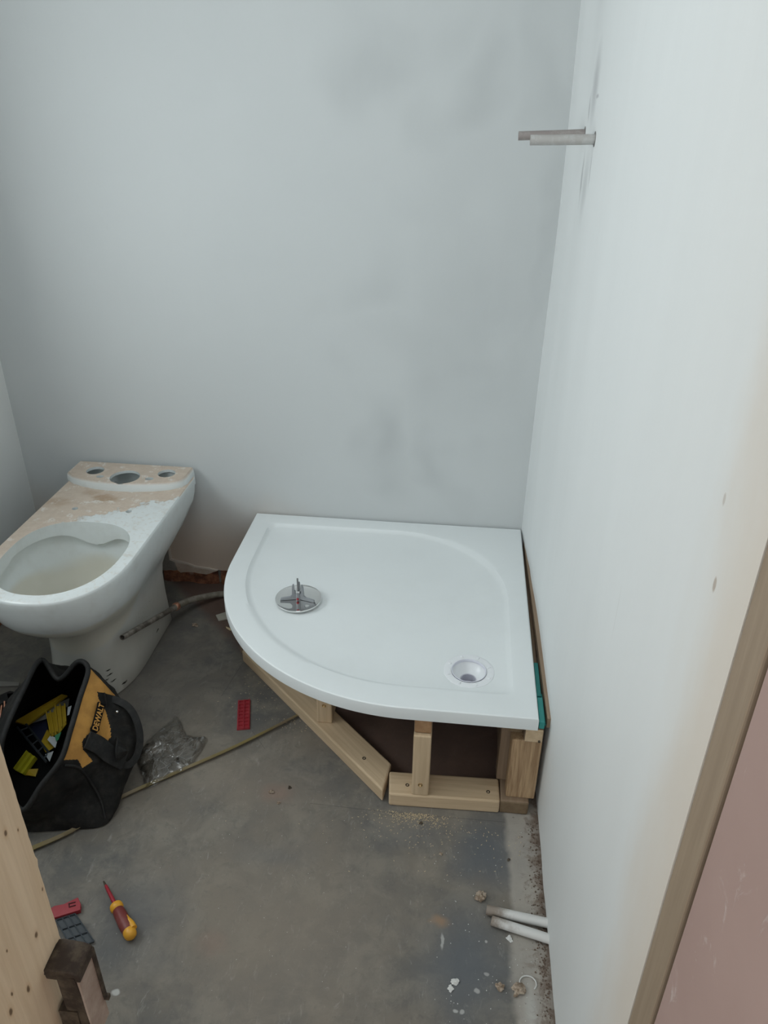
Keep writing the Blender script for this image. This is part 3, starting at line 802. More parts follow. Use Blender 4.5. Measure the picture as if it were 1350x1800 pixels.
# chrome waste cover lying upside down on the tray
cv = empty('waste_cover', (-.401, 1.673, ZT - .0128), 'round chrome waste cover lying upside down on the white tray, threaded rod up', 'drain cover')
bm = bmesh.new(); zz = lambda r, z: circ((0, 0, z), r, 64)
loft(bm, [zz(.045, 0), zz(.056, .003), zz(.0615, .0085), zz(.0625, .0125), zz(.0618, .0138), zz(.0603, .0130), zz(.058, .0115), zz(.040, .0095), zz(.001, .009)])
link('dish', bm, M_chrome, cv, smooth=50)
for k, a in enumerate((PI * 1.08, -PI * .08, PI * .5)):
    Mx = Matrix.Rotation(a, 4, 'Z'); bm = bmesh.new()
    P = [(.004, .010), (.046, .010), (.048, .013), (.046, .0165), (.022, .019), (.017, .024), (.0155, .052), (.013, .057), (.0095, .057), (.009, .030), (.004, .028)]
    loft(bm, [[Mx @ Vector((x, s, z)) for x, z in P] for s in (-.0032, .0032)])
    link('prong', bm, M_greyp, cv, smooth=40, bevel=.001)
bm = bmesh.new(); loft(bm, [circ((0, 0, z), .0075, 16) for z in (.009, .033)]); link('hub', bm, M_greyp, cv, smooth=50)
bm = bmesh.new(); loft(bm, [circ((0, 0, z), .0095, 6) for z in (.033, .0385)]); link('nut', bm, M_chrome, cv, bevel=.0008)
bm = bmesh.new(); zs = []
for k in range(60): zs.append(circ((0, 0, .0385 + k * .00062), .0019 if k % 2 else .0024, 10))
loft(bm, zs); link('threaded_rod', bm, plain('grey_rod', (.22, .22, .22), .35, .8), cv, smooth=80)
bm = bmesh.new(); bmesh.ops.create_uvsphere(bm, u_segments=12, v_segments=8, radius=.0035); link('red_washer', bm, M_red, cv, loc=(0, -.0095, .0145))

# ---------------------------------------------------------------- timber frame under the tray
fr = empty('support_frame', (-.05, 1.35, 0), 'rough softwood timber frame propping up the white shower tray', 'frame')


def timber(name, a, b, wdt, hgt, m, zc, up=(0, 0, 1), endm=None, miter=(0, 0), lab=None, bev=.0045):
    "length a->b, local x along the grain"
    a = Vector(a); b = Vector(b); d = (b - a); L = d.length; d.normalize(); up = Vector(up); s = up.cross(d).normalized(); up = d.cross(s)
    bm = bmesh.new(); vs = box(bm, (0, 0, 0), (L, wdt, hgt))
    for v in vs:
        e = miter[0] if v.co.x < 0 else miter[1]
        v.co.x += e * (v.co.y / wdt)
    mats = [m] + ([endm] if endm else [])
    o = link(name, bm, mats, bevel=bev)
    if endm:
        for p in o.data.polygons:
            if abs(p.normal.x) > .8: p.material_index = 1
    mid = (a + b) / 2
    o.matrix_world = Matrix(((d.x, s.x, up.x, mid.x), (d.y, s.y, up.y, mid.y), (d.z, s.z, up.z, mid.z + zc), (0, 0, 0, 1)))
    mw = o.matrix_world.copy(); o.parent = fr; o.matrix_parent_inverse = Matrix.Translation((.05, -1.35, 0)); o.matrix_basis = mw
    if lab: o['label'] = lab
    return o


HT = .040
timber('bottom_rail', (-.115, 1.3125, 0), (.1495, 1.3205, 0), .070, HT, M_wood, HT / 2, miter=(-.004, 0))
# diagonal flat rail: outer floor line from (-.60,1.755) to (-.122,1.280)
dn = Vector((.478, -.475, 0)).normalized(); nn_ = Vector((dn.y, -dn.x, 0)) * -1
ctr = nn_ * .035
a_ = Vector((-.602, 1.757, 0)) + ctr; b_ = Vector((-.146, 1.304, 0)) + ctr
timber('diagonal_rail', a_, b_, .070, HT, M_wood, HT / 2, miter=(0, -.052))
timber('side_rail', (.1845, 1.2875, 0), (.1845, 2.05, 0), .067, HT, M_woodd, HT / 2, endm=M_endd, lab='bottom rail with dark end grain')
timber('back_rail', (-.60, 2.06, 0), (.145, 2.06, 0), .067, HT, M_woodd, HT / 2)
timber('left_rail', (-.585, 1.79, 0), (-.585, 2.04, 0), .067, HT, M_woodd, HT / 2)
# uprights
def post(x, y, w_, d_, z0, z1, m, lab=None):
    return timber('post', (x, y, z0), (x, y, z1), w_, d_, m, 0, up=(0, -1, 0), lab=lab, bev=.003)
post(-.0385, 1.3135, .0405, .064, HT, .229, M_wood)
post(-.304, 1.522, .0405, .064, HT, .268, M_wood)
post(.197, 1.322, .067, .041, HT, .224, M_woodg, 'post with strongly streaked grain')
post(.164, 1.372, .044, .040, HT, .228, M_woodd)  # shade on this post is put into the darker wood colour
post(.19, 1.98, .041, .064, HT, .268, M_woodd)
post(-.56, 1.98, .041, .064, HT, .268, M_woodd)
post(-.16, 2.06, .041, .064, HT, .268, M_woodd)
# top rails
timber('top_rail', (-.0385, 1.290, .2295), (-.0385, 2.08, .2295), .0405, .0385, M_woodd, .0195, endm=M_enda, lab='top rail with orange sawn end')
timber('top_rail', (.2085, 1.293, .2245), (.2085, 2.08, .2245), .041, .040, M_woodd, .0225, endm=M_wood, lab='top rail with pale sawn end by the wall')
timber('top_rail', (.170, 1.318, .228), (.170, 2.08, .228), .034, .040, M_woodd, .0205, endm=M_endd)


def screw(P, nrm, r=.0055, m=M_brass, name='screw'):
    nrm = Vector(nrm); t = nrm.to_track_quat('Z', 'Y').to_matrix().to_4x4(); Mx = Matrix.Translation(P) @ t
    bm = bmesh.new()
    loft(bm, [[Mx @ v for v in circ((0, 0, z), rr, 16)] for rr, z in ((r * .9, -.002), (r, .0008), (r * .8, .0012), (r * .45, .0003), (r * .2, -.001))])
    o = link(name, bm, m, smooth=40); o.parent = fr; o.matrix_parent_inverse = Matrix.Translation((.05, -1.35, 0)); return o


screw((-.0385, 1.2815, .075), (0, -1, 0)); screw((-.304, 1.490, .100), (0, -1, 0)); screw((.218, 1.2725, .252), (0, -1, 0), .003, M_steel)
for px, py in ((716, 1380), (858, 1392), (640, 1333), (877, 1325)): screw(at(px, py, HT), (0, 0, 1), .0048, M_steel)
bm = bmesh.new(); box(bm, (.224, 1.36, .2675), (.034, .10, .004)); box(bm, (.2225, 1.335, .279), (.012, .08, .020)); box(bm, (.223, 1.45, .274), (.010, .12, .010))
o = link('packer', bm, M_turq, bevel=.0008); tag(o, 'turquoise plastic packer wedged between tray and right wall', 'packer')
bm = bmesh.new(); box(bm, (0, 0, 0), (.80, .010, .026)); o = link('timber_batten', bm, M_woodd, loc=(.2315, 1.70, .283), rot=(0, 0, PI / 2 + .018)); tag(o, 'thin brown timber batten in the gap between tray and right wall', 'batten')

# ---------------------------------------------------------------- pipes
def pipe(name, pts, r, m, label, group=None, hollow=.82):
    bm = bmesh.new(); tube(bm, pts, r, 20, True, hollow); o = link(name, bm, m, smooth=50); return tag(o, label, 'pipe', group)


x1 = wall_x(1.737, 1.42) + .01; x2 = wall_x(1.896, 1.42) + .01
pipe('copper_pipe', [(.108, 1.737, 1.4205), (.16, 1.737, 1.4215), (x1, 1.737, 1.424)], .0098, M_pipew, 'nearer and shorter painted pipe stub sticking out of the upper right wall')
pipe('copper_pipe', [(.0915, 1.896, 1.421), (.16, 1.896, 1.424), (x2, 1.896, 1.428)], .0092, mk_patchy('taupe_pipe', (.27, .235, .225), (.33, .30, .285), .5), 'farther taupe pipe stub behind the nearer one on the upper right wall')
for k, (yy, zc, rr) in enumerate(((1.737, 1.424, .0125), (1.896, 1.428, .012))):
    bm = bmesh.new(); xw = wall_x(yy, zc) - .0006
    loft(bm, [[Vector((xw + .004, yy + rr * math.cos(t), zc + rr * 1.15 * math.sin(t))) for t in [2 * PI * k / 20 for k in range(20)]], [Vector((xw, yy + rr * math.cos(t), zc + rr * 1.15 * math.sin(t))) for t in [2 * PI * k / 20 for k in range(20)]]])
    link('pipe_hole', bm, plain('dark_gap', (.16, .155, .15), .9), wr)
pipe('copper_pipe', [at(855, 1599, .0125), (.2495, 1.010, .0125)], .0098, M_pipeg, 'upper of two paint-spattered pipe stubs on the floor by the right wall')
pipe('copper_pipe', [at(864, 1618, .0115), (.2495, .976, .0120)], .0098, M_pipeg, 'lower of two paint-spattered pipe stubs on the floor by the right wall')
P3 = [Vector((-.882, 1.600, .182)), Vector((-.871, 1.685, .153)), Vector((-.856, 1.79, .118)), at(283, 1082, .083), at(310, 1066, .062), at(335, 1055, .044), at(365, 1048, .028), at(393, 1044, .014), Vector((-.69, 2.085, .011)), Vector((-.65, 2.095, .011))]
cp = catmull(P3, 6)
t3 = empty('water_pipe', P3[4], 'grimy grey pipe rising from the floor and leaning on the toilet pedestal', 'pipe')
bm = bmesh.new(); tube(bm, [p - P3[4] for p in cp[:24]], .0080, 18, True, .8); link('bare_end', bm, M_pipec, t3, smooth=50)
bm = bmesh.new(); tube(bm, [p - P3[4] for p in cp[23:]], .0104, 18); link('coated_length', bm, M_pipecoat, t3, smooth=50)
bm = bmesh.new(); d = (cp[24] - cp[22]).normalized(); c0 = cp[24] - P3[4]; tube(bm, [c0 - d * .009, c0 - d * .006, c0 + d * .006, c0 + d * .009], [.010, .0128, .0128, .010], 18); link('olive', bm, M_cop, t3, smooth=50)

# ---------------------------------------------------------------- tool bag
bag = empty('tool_bag', (-.9, 1.28, 0), 'open black and yellow canvas tool bag full of plastic bits in front of the toilet', 'bag')
BO = Vector((-.9, 1.28, 0))
RIM = [(72, 1160, .27), (103, 1194, .225), (137, 1163, .27), (155, 1177, .268), (140, 1228, .25), (124, 1283, .225), (107, 1335, .19), (73, 1380, .155), (40, 1424, .115), (14, 1385, .14), (2, 1328, .195), (9, 1285, .235), (40, 1215, .262)]
SHO = [(-1.03, 1.47, .16), (-.95, 1.49, .15), (-.895, 1.475, .15), at(204, 1224, .178), at(236, 1256, .140), at(243, 1302, .105), at(196, 1348, .105), at(130, 1395, .085), at(72, 1432, .06), (-.985, 1.10, .07), (-1.055, 1.18, .10), (-1.085, 1.28, .12), (-1.085, 1.39, .15)]
MID = [(-1.04, 1.475, .06), (-.955, 1.49, .06), (-.88, 1.475, .06), (-.80, 1.43, .06), (-.762, 1.365, .06), at(232, 1345, .045), at(200, 1418, .030), at(122, 1440, .030), at(55, 1446, .025), (-1.0, 1.10, .03), (-1.06, 1.18, .05), (-1.10, 1.28, .06), (-1.10, 1.40, .06)]
BAS = [(-1.03, 1.46, .003), (-.955, 1.475, .003), (-.885, 1.46, .003), (-.81, 1.42, .003), (-.775, 1.35, .003), (-.765, 1.25, .003), at(189, 1447, .004), at(118, 1458, .004), at(48, 1462, .004), (-.99, 1.115, .003), (-1.05, 1.19, .003), (-1.085, 1.28, .003), (-1.085, 1.39, .003)]
K = 16
rimc = catmull([at(*p) for p in RIM], K, True); shoc = catmull(SHO, K, True); midc = catmull(MID, K, True); basc = catmull(BAS, K, True)
NU = len(rimc); cols = []
for i in range(NU):
    c = catmull([rimc[i], (rimc[i] * .5 + shoc[i] * .5) + Vector((0, 0, .006)), shoc[i], midc[i], basc[i]], 9)
    for k, p in enumerate(c):
        wgt = math.sin(PI * k / (len(c) - 1))
        n_ = Vector(noise.noise_vector(p * 16)) * .009 + Vector(noise.noise_vector(p * 45)) * .0035
        c[k] = p + n_ * wgt; c[k].z = max(c[k].z, .003)
    cols.append(c)
NV = len(cols[0])
YP = [(156, 1172), (204, 1224), (183, 1218), (171, 1216), (173, 1228), (186, 1250), (194, 1280), (195, 1294), (186, 1310), (166, 1293), (156, 1289), (144, 1303), (146, 1318), (163, 1338), (145, 1350), (137, 1335), (107, 1336)]


def inpoly(x, y, P):
    c = False
    for (x0, y0), (x1, y1) in zip(P, P[1:] + P[:1]):
        if (y0 > y) != (y1 > y) and x < (x1 - x0) * (y - y0) / (y1 - y0) + x0: c = not c
    return c


SUB = 4


def bil(u, v):
    i = int(u) % NU; j = min(int(v), NV - 2); a = u - int(u); b = v - j
    c0, c1 = cols[i], cols[(i + 1) % NU]
    return (c0[j] * (1 - b) + c0[j + 1] * b) * (1 - a) + (c1[j] * (1 - b) + c1[j + 1] * b) * a


bm_b = bmesh.new(); bm_y = bmesh.new(); u0, u1, v1 = 2 * K, 7 * K, 24
cb, cy = {}, {}


def vert(bm_, cache, u, v):
    k = (round(u * SUB) % (NU * SUB), round(v * SUB))
    if k not in cache: cache[k] = bm_.verts.new(bil(u % NU, v) - BO)
    return cache[k]


yellow_uv = []
for i in range(NU):
    for j in range(NV - 1):
        fine = u0 <= i < u1 and j < v1
        st = 1 / SUB if fine else 1
        for a in range(SUB if fine else 1):
            for b in range(SUB if fine else 1):
                u, v = i + a * st, j + b * st
                P = bil(u + st / 2, v + st / 2); x, y = pix(P)
                yel = fine and j < 20 and inpoly(x, y, YP)
                t_, ch = (bm_y, cy) if yel else (bm_b, cb)
                t_.faces.new([vert(t_, ch, u, v), vert(t_, ch, u, v + st), vert(t_, ch, u + st, v + st), vert(t_, ch, u + st, v)])
bm_b.faces.new([vert(bm_b, cb, i, NV - 1) for i in range(NU)])
o = link('side_panel', bm_y, M_yel, bag, smooth=70); o['label'] = 'yellow canvas side panel'
# lining, one face thickness inside
cen = Vector((-.93, 1.27, .09))
rings = [[p - BO for p in rimc]]
for kk, sc_, zm in ((3, .985, 0), (9, .95, .05), (18, .93, .068), (18, .90, .062), (18, .5, .066), (18, .1, .066)):
    rg = []
    for i in range(NU):
        p = cols[i][min(kk, 18)]; z = max(p.z, zm) if kk < 18 else zm
        rg.append(Vector((cen.x + (p.x - cen.x) * sc_, cen.y + (p.y - cen.y) * sc_, z)) - BO)
    rings.append(rg)
link('canvas_body', bm_b, M_bag, bag, smooth=70)
bm = bmesh.new(); loft(bm, rings, True, False, True); link('lining', bm, M_bagin, bag, smooth=70)
bm = bmesh.new(); pr = [rimc[i] - BO for i in range(0, NU, 2)] ; pr.append(pr[0]); tube(bm, pr, .0062, 10, False); link('rim_binding', bm, M_strap, bag, smooth=60)


def strap(name, pts, wd, th, m, parent, origin, n=10):
    bm = bmesh.new(); P = catmull([Vector(p[:3]) for p in pts], n); Nn = [Vector(p[3:6]) for p in pts]; rings = []
    for i, p in enumerate(P):
        k = min(i // n, len(Nn) - 1); k2 = min(k + 1, len(Nn) - 1); f = (i % n) / n
        nrm = (Nn[k] * (1 - f) + Nn[k2] * f).normalized()
        t = (P[min(i + 1, len(P) - 1)] - P[max(i - 1, 0)]).normalized(); s = t.cross(nrm).normalized() * wd / 2; u = nrm * th / 2
        rings.append([p - s - u - origin, p + s - u - origin, p + s + u - origin, p - s + u - origin])
    loft(bm, rings); return link(name, bm, m, parent, bevel=.0008)


def onbag(px, py, off=.006):
    best = None
    for i in range(u0 - 6, u1 + 6):
        for j in range(0, NV - 1):
            P = cols[i % NU][j]; x, y = pix(P); d = (x - px) ** 2 + (y - py) ** 2
            if best is None or d < best[0]: best = (d, P, i, j)
    d, P, i, j = best; nrm = (cols[(i + 1) % NU][j] - cols[(i - 1) % NU][j]).cross(cols[i % NU][min(j + 1, NV - 1)] - cols[i % NU][max(j - 1, 0)]).normalized()
    if nrm.dot(CAM - P) < 0: nrm = -nrm
    return tuple(P + nrm * off) + tuple(nrm)


sm = [Vector(onbag(*q, .003)[:3]) - BO for q in ((112, 1345), (141, 1349), (160, 1378), (175, 1407), (183, 1436))]
bm = bmesh.new(); tube(bm, catmull(sm, 6), .0032, 8); link('seam', bm, M_strap, bag, smooth=60)
strap('webbing', [onbag(150, 1302, .008), onbag(170, 1312, .010), onbag(190, 1325, .012), onbag(212, 1335, .010)], .040, .005, M_strap, bag, BO)
strap('webbing', [onbag(183, 1230, .004), onbag(194, 1243, .009), onbag(205, 1270, .012), onbag(210, 1310, .010), onbag(208, 1338, .008)], .034, .005, M_strap, bag, BO)
hn = []
for px, py, z in ((196, 1228, .198), (222, 1240, .185), (238, 1262, .160), (246, 1296, .125), (240, 1328, .095), (224, 1345, .090), (208, 1336, .11)):
    hn.append(tuple(at(px, py, z)) + (.6, -.5, .6))
strap('handle', hn, .017, .005, M_strap, bag, BO)
# rivet and badge
q = onbag(199, 1257, .017); bm = bmesh.new(); bmesh.ops.create_uvsphere(bm, u_segments=12, v_segments=8, radius=.0035); link('rivet', bm, M_chrome, bag, smooth=60, loc=Vector(q[:3]) - BO)
ba = Vector(onbag(164, 1287)[:3]); bb = Vector(onbag(175, 1240)[:3]); bl = Vector(onbag(153, 1262)[:3]); br_ = Vector(onbag(185, 1268)[:3])
xd = (bb - ba); BL = xd.length; xd.normalize(); nb = Vector(onbag(169, 1264)[3:6]); nb = (nb - xd * nb.dot(xd)).normalized(); ydir = nb.cross(xd)
mid = Vector(onbag(168, 1265, .0)[:3]) + nb * .010
Mb = Matrix(((xd.x, ydir.x, nb.x, mid.x - BO.x), (xd.y, ydir.y, nb.y, mid.y - BO.y), (xd.z, ydir.z, nb.z, mid.z - BO.z), (0, 0, 0, 1)))
hw_, hh_ = BL / 2 * 1.05, BL * .150
bm = bmesh.new(); prism(bm, [(-hw_, -hh_ * .6), (-hw_ * .75, -hh_ * 1.0), (-hw_ * .6, -hh_ * .8), (hw_ * .8, -hh_ * .8), (hw_, -hh_ * 1.0), (hw_, hh_ * .9), (hw_ * .7, hh_ * .75), (-hw_ * .6, hh_ * .75), (-hw_ * .8, hh_ * .95), (-hw_, hh_ * .7)], -.006, .0008)
o = link('badge', bm, M_bagin, bag, bevel=.0003); o.matrix_local = Mb
fc = bpy.data.curves.new('badge_text', 'FONT'); fc.body = 'DEWALT'; fc.size = hh_ * 1.75; fc.align_x = 'CENTER'; fc.align_y = 'CENTER'; fc.extrude = .0006; fc.offset = hh_ * .035
fo = bpy.data.objects.new('tmp', fc); C.objects.link(fo); dg = bpy.context.evaluated_depsgraph_get(); dg.update()
me = bpy.data.meshes.new_from_object(fo.evaluated_get(dg)); bpy.data.objects.remove(fo); me.name = 'lettering'
wv = max(v.co.x for v in me.vertices) - min(v.co.x for v in me.vertices); fx = (2 * hw_ * .92) / wv
for v in me.vertices: v.co.x *= fx; v.co.z += .0012
me.materials.clear(); me.materials.append(M_yel); lo = bpy.data.objects.new('lettering', me); C.objects.link(lo); lo.parent = o


# contents of the bag
def flat(name, pts, th, m, label, cat, ribs=0, rm=None):
    "solid slab from four corners given as pixel and height"
    P = [at(*p) for p in pts]; c = sum(P, Vector()) / len(P); n = (P[1] - P[0]).cross(P[2] - P[0]).normalized()
    if n.z < 0: n = -n
    bm = bmesh.new(); loft(bm, [[p - n * th - c for p in P], [p - c for p in P]])
    if ribs:
        root = empty(name, c, label, cat); link('base', bm, m, root, bevel=.0005)
        for k in range(ribs + 1):
            t = k / ribs; a = P[0].lerp(P[1], t) - c; b = P[3].lerp(P[2], t) - c; s = (P[1] - P[0]).normalized() * .0014; h = n * .009
            bm = bmesh.new(); loft(bm, [[a - s, a + s, a + s + h, a - s + h], [b - s, b + s, b + s + h, b - s + h]]); link('rib', bm, rm or m, root)
        return root
    o = link(name, bm, m, loc=c, bevel=.0005); return tag(o, label, cat)


flat('yellow_strip', [(25, 1268, .10), (48, 1274, .10), (118, 1222, .12), (108, 1220, .13)], .006, M_yelp, 'long dull yellow strip lying across the top of the open bag', 'strip')
flat('card_sheet', [(52, 1272, .085), (80, 1263, .09), (120, 1240, .12), (122, 1227, .12), (84, 1244, .10)], .002, M_greyc, 'grey card sheet beneath the yellow strip in the bag', 'card')
flat('cloth_rag', [(48, 1273, .075), (82, 1262, .08), (84, 1282, .08), (72, 1304, .07), (58, 1290, .07)], .01, M_navy, 'crumpled navy cloth in the middle of the bag', 'cloth')
flat('plastic_channel', [(82, 1254, .115), (96, 1251, .115), (101, 1290, .11), (90, 1294, .11)], .003, M_yelp, 'left one of two ribbed yellow channel pieces in the bag', 'channel', 2)
flat('plastic_channel', [(98, 1241, .125), (115, 1240, .125), (117, 1272, .115), (103, 1290, .112)], .003, M_yelp, 'right one of two ribbed yellow channel pieces in the bag', 'channel', 2)
flat('plastic_wedge', [(82, 1283, .10), (91, 1294, .10), (97, 1312, .09), (80, 1323, .085), (71, 1306, .09)], .004, M_yelp, 'yellow wedge pieces beneath the ribbed channels in the bag', 'wedge')
flat('green_card', [(96, 1293, .115), (108, 1286, .115), (103, 1300, .11), (99, 1303, .11)], .001, M_green, 'small green card scrap against the bag rim', 'card')
flat('paper_scrap', [(83, 1300, .105), (88, 1293, .108), (98, 1296, .108), (101, 1302, .105), (97, 1315, .10), (90, 1308, .10)], .0008, M_paper, 'torn white paper scrap beside the green card', 'paper')
flat('paper_scrap', [(79, 1326, .090), (94, 1320, .10), (87, 1339, .085)], .0008, M_paper, 'white paper triangle at the front of the bag opening', 'paper')
flat('paper_scrap', [(119, 1243, .13), (126, 1240, .13), (122, 1256, .125), (118, 1258, .125)], .0008, M_paper, 'white paper corner tucked behind the right yellow channel', 'paper')
flat('plastic_shim', [(50, 1322, .09), (64, 1332, .09), (43, 1362, .075), (27, 1354, .075)], .006, M_yel2, 'bright yellow-green shim lying lowest in the bag', 'shim', 2)
flat('plastic_shim', [(49, 1352, .08), (67, 1351, .08), (62, 1365, .072), (43, 1362, .072)], .005, M_yelp, 'small yellow shim beside the yellow-green one in the bag', 'shim')
lad = empty('black_rack', at(58, 1305, .09), 'black ladder-like plastic strip diagonal inside the bag', 'rack'); lo_ = at(58, 1305, .09)
for a, b in (((30, 1278), (82, 1340)), ((46, 1273), (90, 1328))):
    bm = bmesh.new(); tube(bm, [at(*a, .10) - lo_, at(*b, .09) - lo_], .0028, 6); link('side_bar', bm, M_blackp, lad)
for k in range(5):
    t = (k + .5) / 5; bm = bmesh.new(); tube(bm, [at(30 + 52 * t, 1278 + 62 * t, .10 - .01 * t) - lo_, at(46 + 44 * t, 1273 + 55 * t, .10 - .01 * t) - lo_], .002, 6); link('rung', bm, M_blackp, lad)
# pouch and copper offcuts at the far left
bm = bmesh.new(); pc = at(14, 1256, .04)
loft(bm, [[pc + Vector((-.07 * s + .0, -.05 * s, z)) for s in (-1, 1)][:1] + [pc + Vector((x * s, y * s, z)) for x, y in ((.045, -.02), (.04, .05), (-.02, .06), (-.06, .02), (-.05, -.05))] for s, z in ((.9, -.037), (1, 0), (.95, .03), (.5, .045))])
o = link('tool_pouch', bm, M_bag, smooth=60); tag(o, 'small black pouch squeezed behind the left side of the tool bag', 'pouch')
for k, (a, b, lab) in enumerate((((3, 1240), (-2, 1278), 'leftmost copper pipe offcut beside the tool bag'), ((8, 1233), (8, 1276), 'copper pipe offcut next to the black pouch'))):
    pipe('pipe_offcut', [at(*a, .11), at(*b, .09)], .0022, M_cop, lab)
flat('plastic_strip', [(-5, 1197, .006), (34, 1199, .006), (33, 1205, .006), (-5, 1206, .006)], .005, plain('pale_grey', (.20, .19, .175), .7), 'pale grey strip on the floor behind the tool bag', 'strip')

# ---------------------------------------------------------------- small things on the floor
# tape blade running under the bag to the diagonal timber
tp = catmull([at(40, 1503, .002), at(60, 1493, .002), at(130, 1461, .002), at(200, 1411, .002), at(300, 1365, .002), at(400, 1321, .002), at(460, 1292, .002), at(524, 1259, .002)], 12)
bm = bmesh.new(); rings = []
for i, p in enumerate(tp):
    t = (tp[min(i + 1, len(tp) - 1)] - tp[max(i - 1, 0)]).normalized(); s = Vector((t.y, -t.x, 0)); wd = .0075 - .003 * i / len(tp)
    lift = .0015 + .001 * math.sin(i * .3)
    rings.append([p + s * wd + Vector((0, 0, .006)), p + Vector((0, 0, lift - .0005)), p - s * wd + Vector((0, 0, .0045)), p - s * wd + Vector((0, 0, .0055)), p + Vector((0, 0, lift + .0005)), p + s * wd + Vector((0, 0, .007))])
loft(bm, rings); o = link('tape_blade', bm, M_tape, smooth=60); tag(o, 'dusty yellow tape blade running from under the tool bag to the diagonal timber', 'tape measure')

# red packer by the tray
ra, rb, rc_, rd = at(418.5, 1230, .005), at(440.5, 1230, .005), at(438, 1281, .005), at(416.5, 1281, .005)
rc0 = (ra + rb + rc_ + rd) / 4; ang = math.atan2((ra - rd).y, (ra - rd).x); LL = (ra - rd).length; WW = (rb - ra).length
pk = empty('plastic_packer', (rc0.x, rc0.y, 0), 'flat red plastic packer with waffle pattern lying on the bare concrete', 'packer', rz=ang)
bm = bmesh.new(); box(bm, (0, 0, .0017), (LL, WW, .0033)); link('base', bm, M_red, pk, bevel=.001)
bm = bmesh.new()
for i in range(3): box(bm, (0, (i - 1) * WW * .42, .0048), (LL, .003, .003))
for i in range(9): box(bm, ((i - 4) / 8 * LL * .95, 0, .0046), (.0028, WW * .9, .0026))
link('ribs', bm, M_red, pk)

# red clip and black waffle packer beside the board
pr_ = empty('plastic_clip', at(117, 1596, 0), 'red plastic clip with a slotted mark beside the pine board', 'clip'); o0 = at(117, 1596, 0)
P = [at(86, 1598, .012), at(96, 1592, .012), at(112, 1589, .012), at(137, 1577, .012), at(142, 1589, .012), at(141, 1599, .012), at(96, 1613, .012), at(88, 1612, .012)]
bm = bmesh.new(); loft(bm, [[Vector((p.x, p.y, .001)) - o0 for p in P], [p - o0 for p in P]]); link('body', bm, M_red, pr_, bevel=.001)
bm = bmesh.new()
for a, b in (((120, 1589), (133, 1585.5)), ((122, 1594.5), (133, 1591)), ((121, 1588), (122, 1595))): tube(bm, [at(*a, .0125) - o0, at(*b, .0125) - o0], .0012, 6)
link('slot', bm, plain('dark_slot', (.06, .005, .008), .7), pr_)
P = [at(98, 1617, .006), at(132, 1606, .006), at(165, 1654, .006), at(128, 1668, .006)]; o0 = sum(P, Vector()) / 4; o0.z = 0
bp = empty('plastic_packer', o0, 'black waffle-grid plastic packer between the red clip and the latch keep', 'packer')
bm = bmesh.new(); loft(bm, [[Vector((p.x, p.y, .001)) - o0 for p in P], [Vector((p.x, p.y, .004)) - o0 for p in P]]); link('base', bm, M_blackp, bp)
bm = bmesh.new()
for k in range(4):
    t = k / 3; tube(bm, [P[0].lerp(P[1], t) - o0, P[3].lerp(P[2], t) - o0], .0014, 6)
for k in range(4):
    t = k / 3; tube(bm, [P[0].lerp(P[3], t) - o0, P[1].lerp(P[2], t) - o0], .0014, 6)
link('ribs', bm, plain('black_rib', (.05, .06, .07), .4), bp)

# screwdriver
A = at(182, 1549, .010); B = at(204, 1596, .014); E = at(232, 1648, .016)
sd = empty('screwdriver', (B.x, B.y, 0), 'insulated screwdriver with red shaft and maroon and yellow handle on the concrete', 'screwdriver'); O_ = Vector((B.x, B.y, 0))
d = (E - A).normalized(); Ls = (E - A).length
def along(t): return A + (E - A) * t - O_
bm = bmesh.new(); tube(bm, [along(0), along(.03), along(.09)], [.0014, .0022, .0024], 10); link('blade_tip', bm, M_steel, sd, smooth=50)
bm = bmesh.new(); tube(bm, [along(.08), along(.10), along(.47)], [.0028, .0034, .0046], 12); link('shaft', bm, plain('red_sleeve', (.30, .012, .025), .35), sd, smooth=50)
bm = bmesh.new(); tube(bm, [along(.43), along(.445), along(.47), along(.50), along(.525), along(.54)], [.0075, .0125, .0135, .0135, .0115, .009], 20); link('collar', bm, M_handy, sd, smooth=50)
bm = bmesh.new(); tube(bm, [along(t) for t in (.51, .54, .60, .68, .76, .84, .90, .94)], [.0095, .0115, .0125, .0130, .0138, .0135, .0115, .009], 20); link('grip', bm, M_handr, sd, smooth=60)
bm = bmesh.new(); tube(bm, [along(t) for t in (.885, .905, .94, .975, .995, 1.005)], [.0118, .0128, .0128, .0115, .0080, .004], 20); link('butt_cap', bm, M_handy, sd, smooth=60)
sdv = Vector((d.y, -d.x, 0)).normalized() * -1
bm = bmesh.new(); tube(bm, [along(t) + sdv * o_ + Vector((0, 0, .006)) for t, o_ in ((.62, .0075), (.68, .0062), (.76, .0070), (.84, .0095), (.92, .0095))], [.002, .004, .0055, .0065, .007], 12); link('grip_inlay', bm, M_handy, sd, smooth=60)

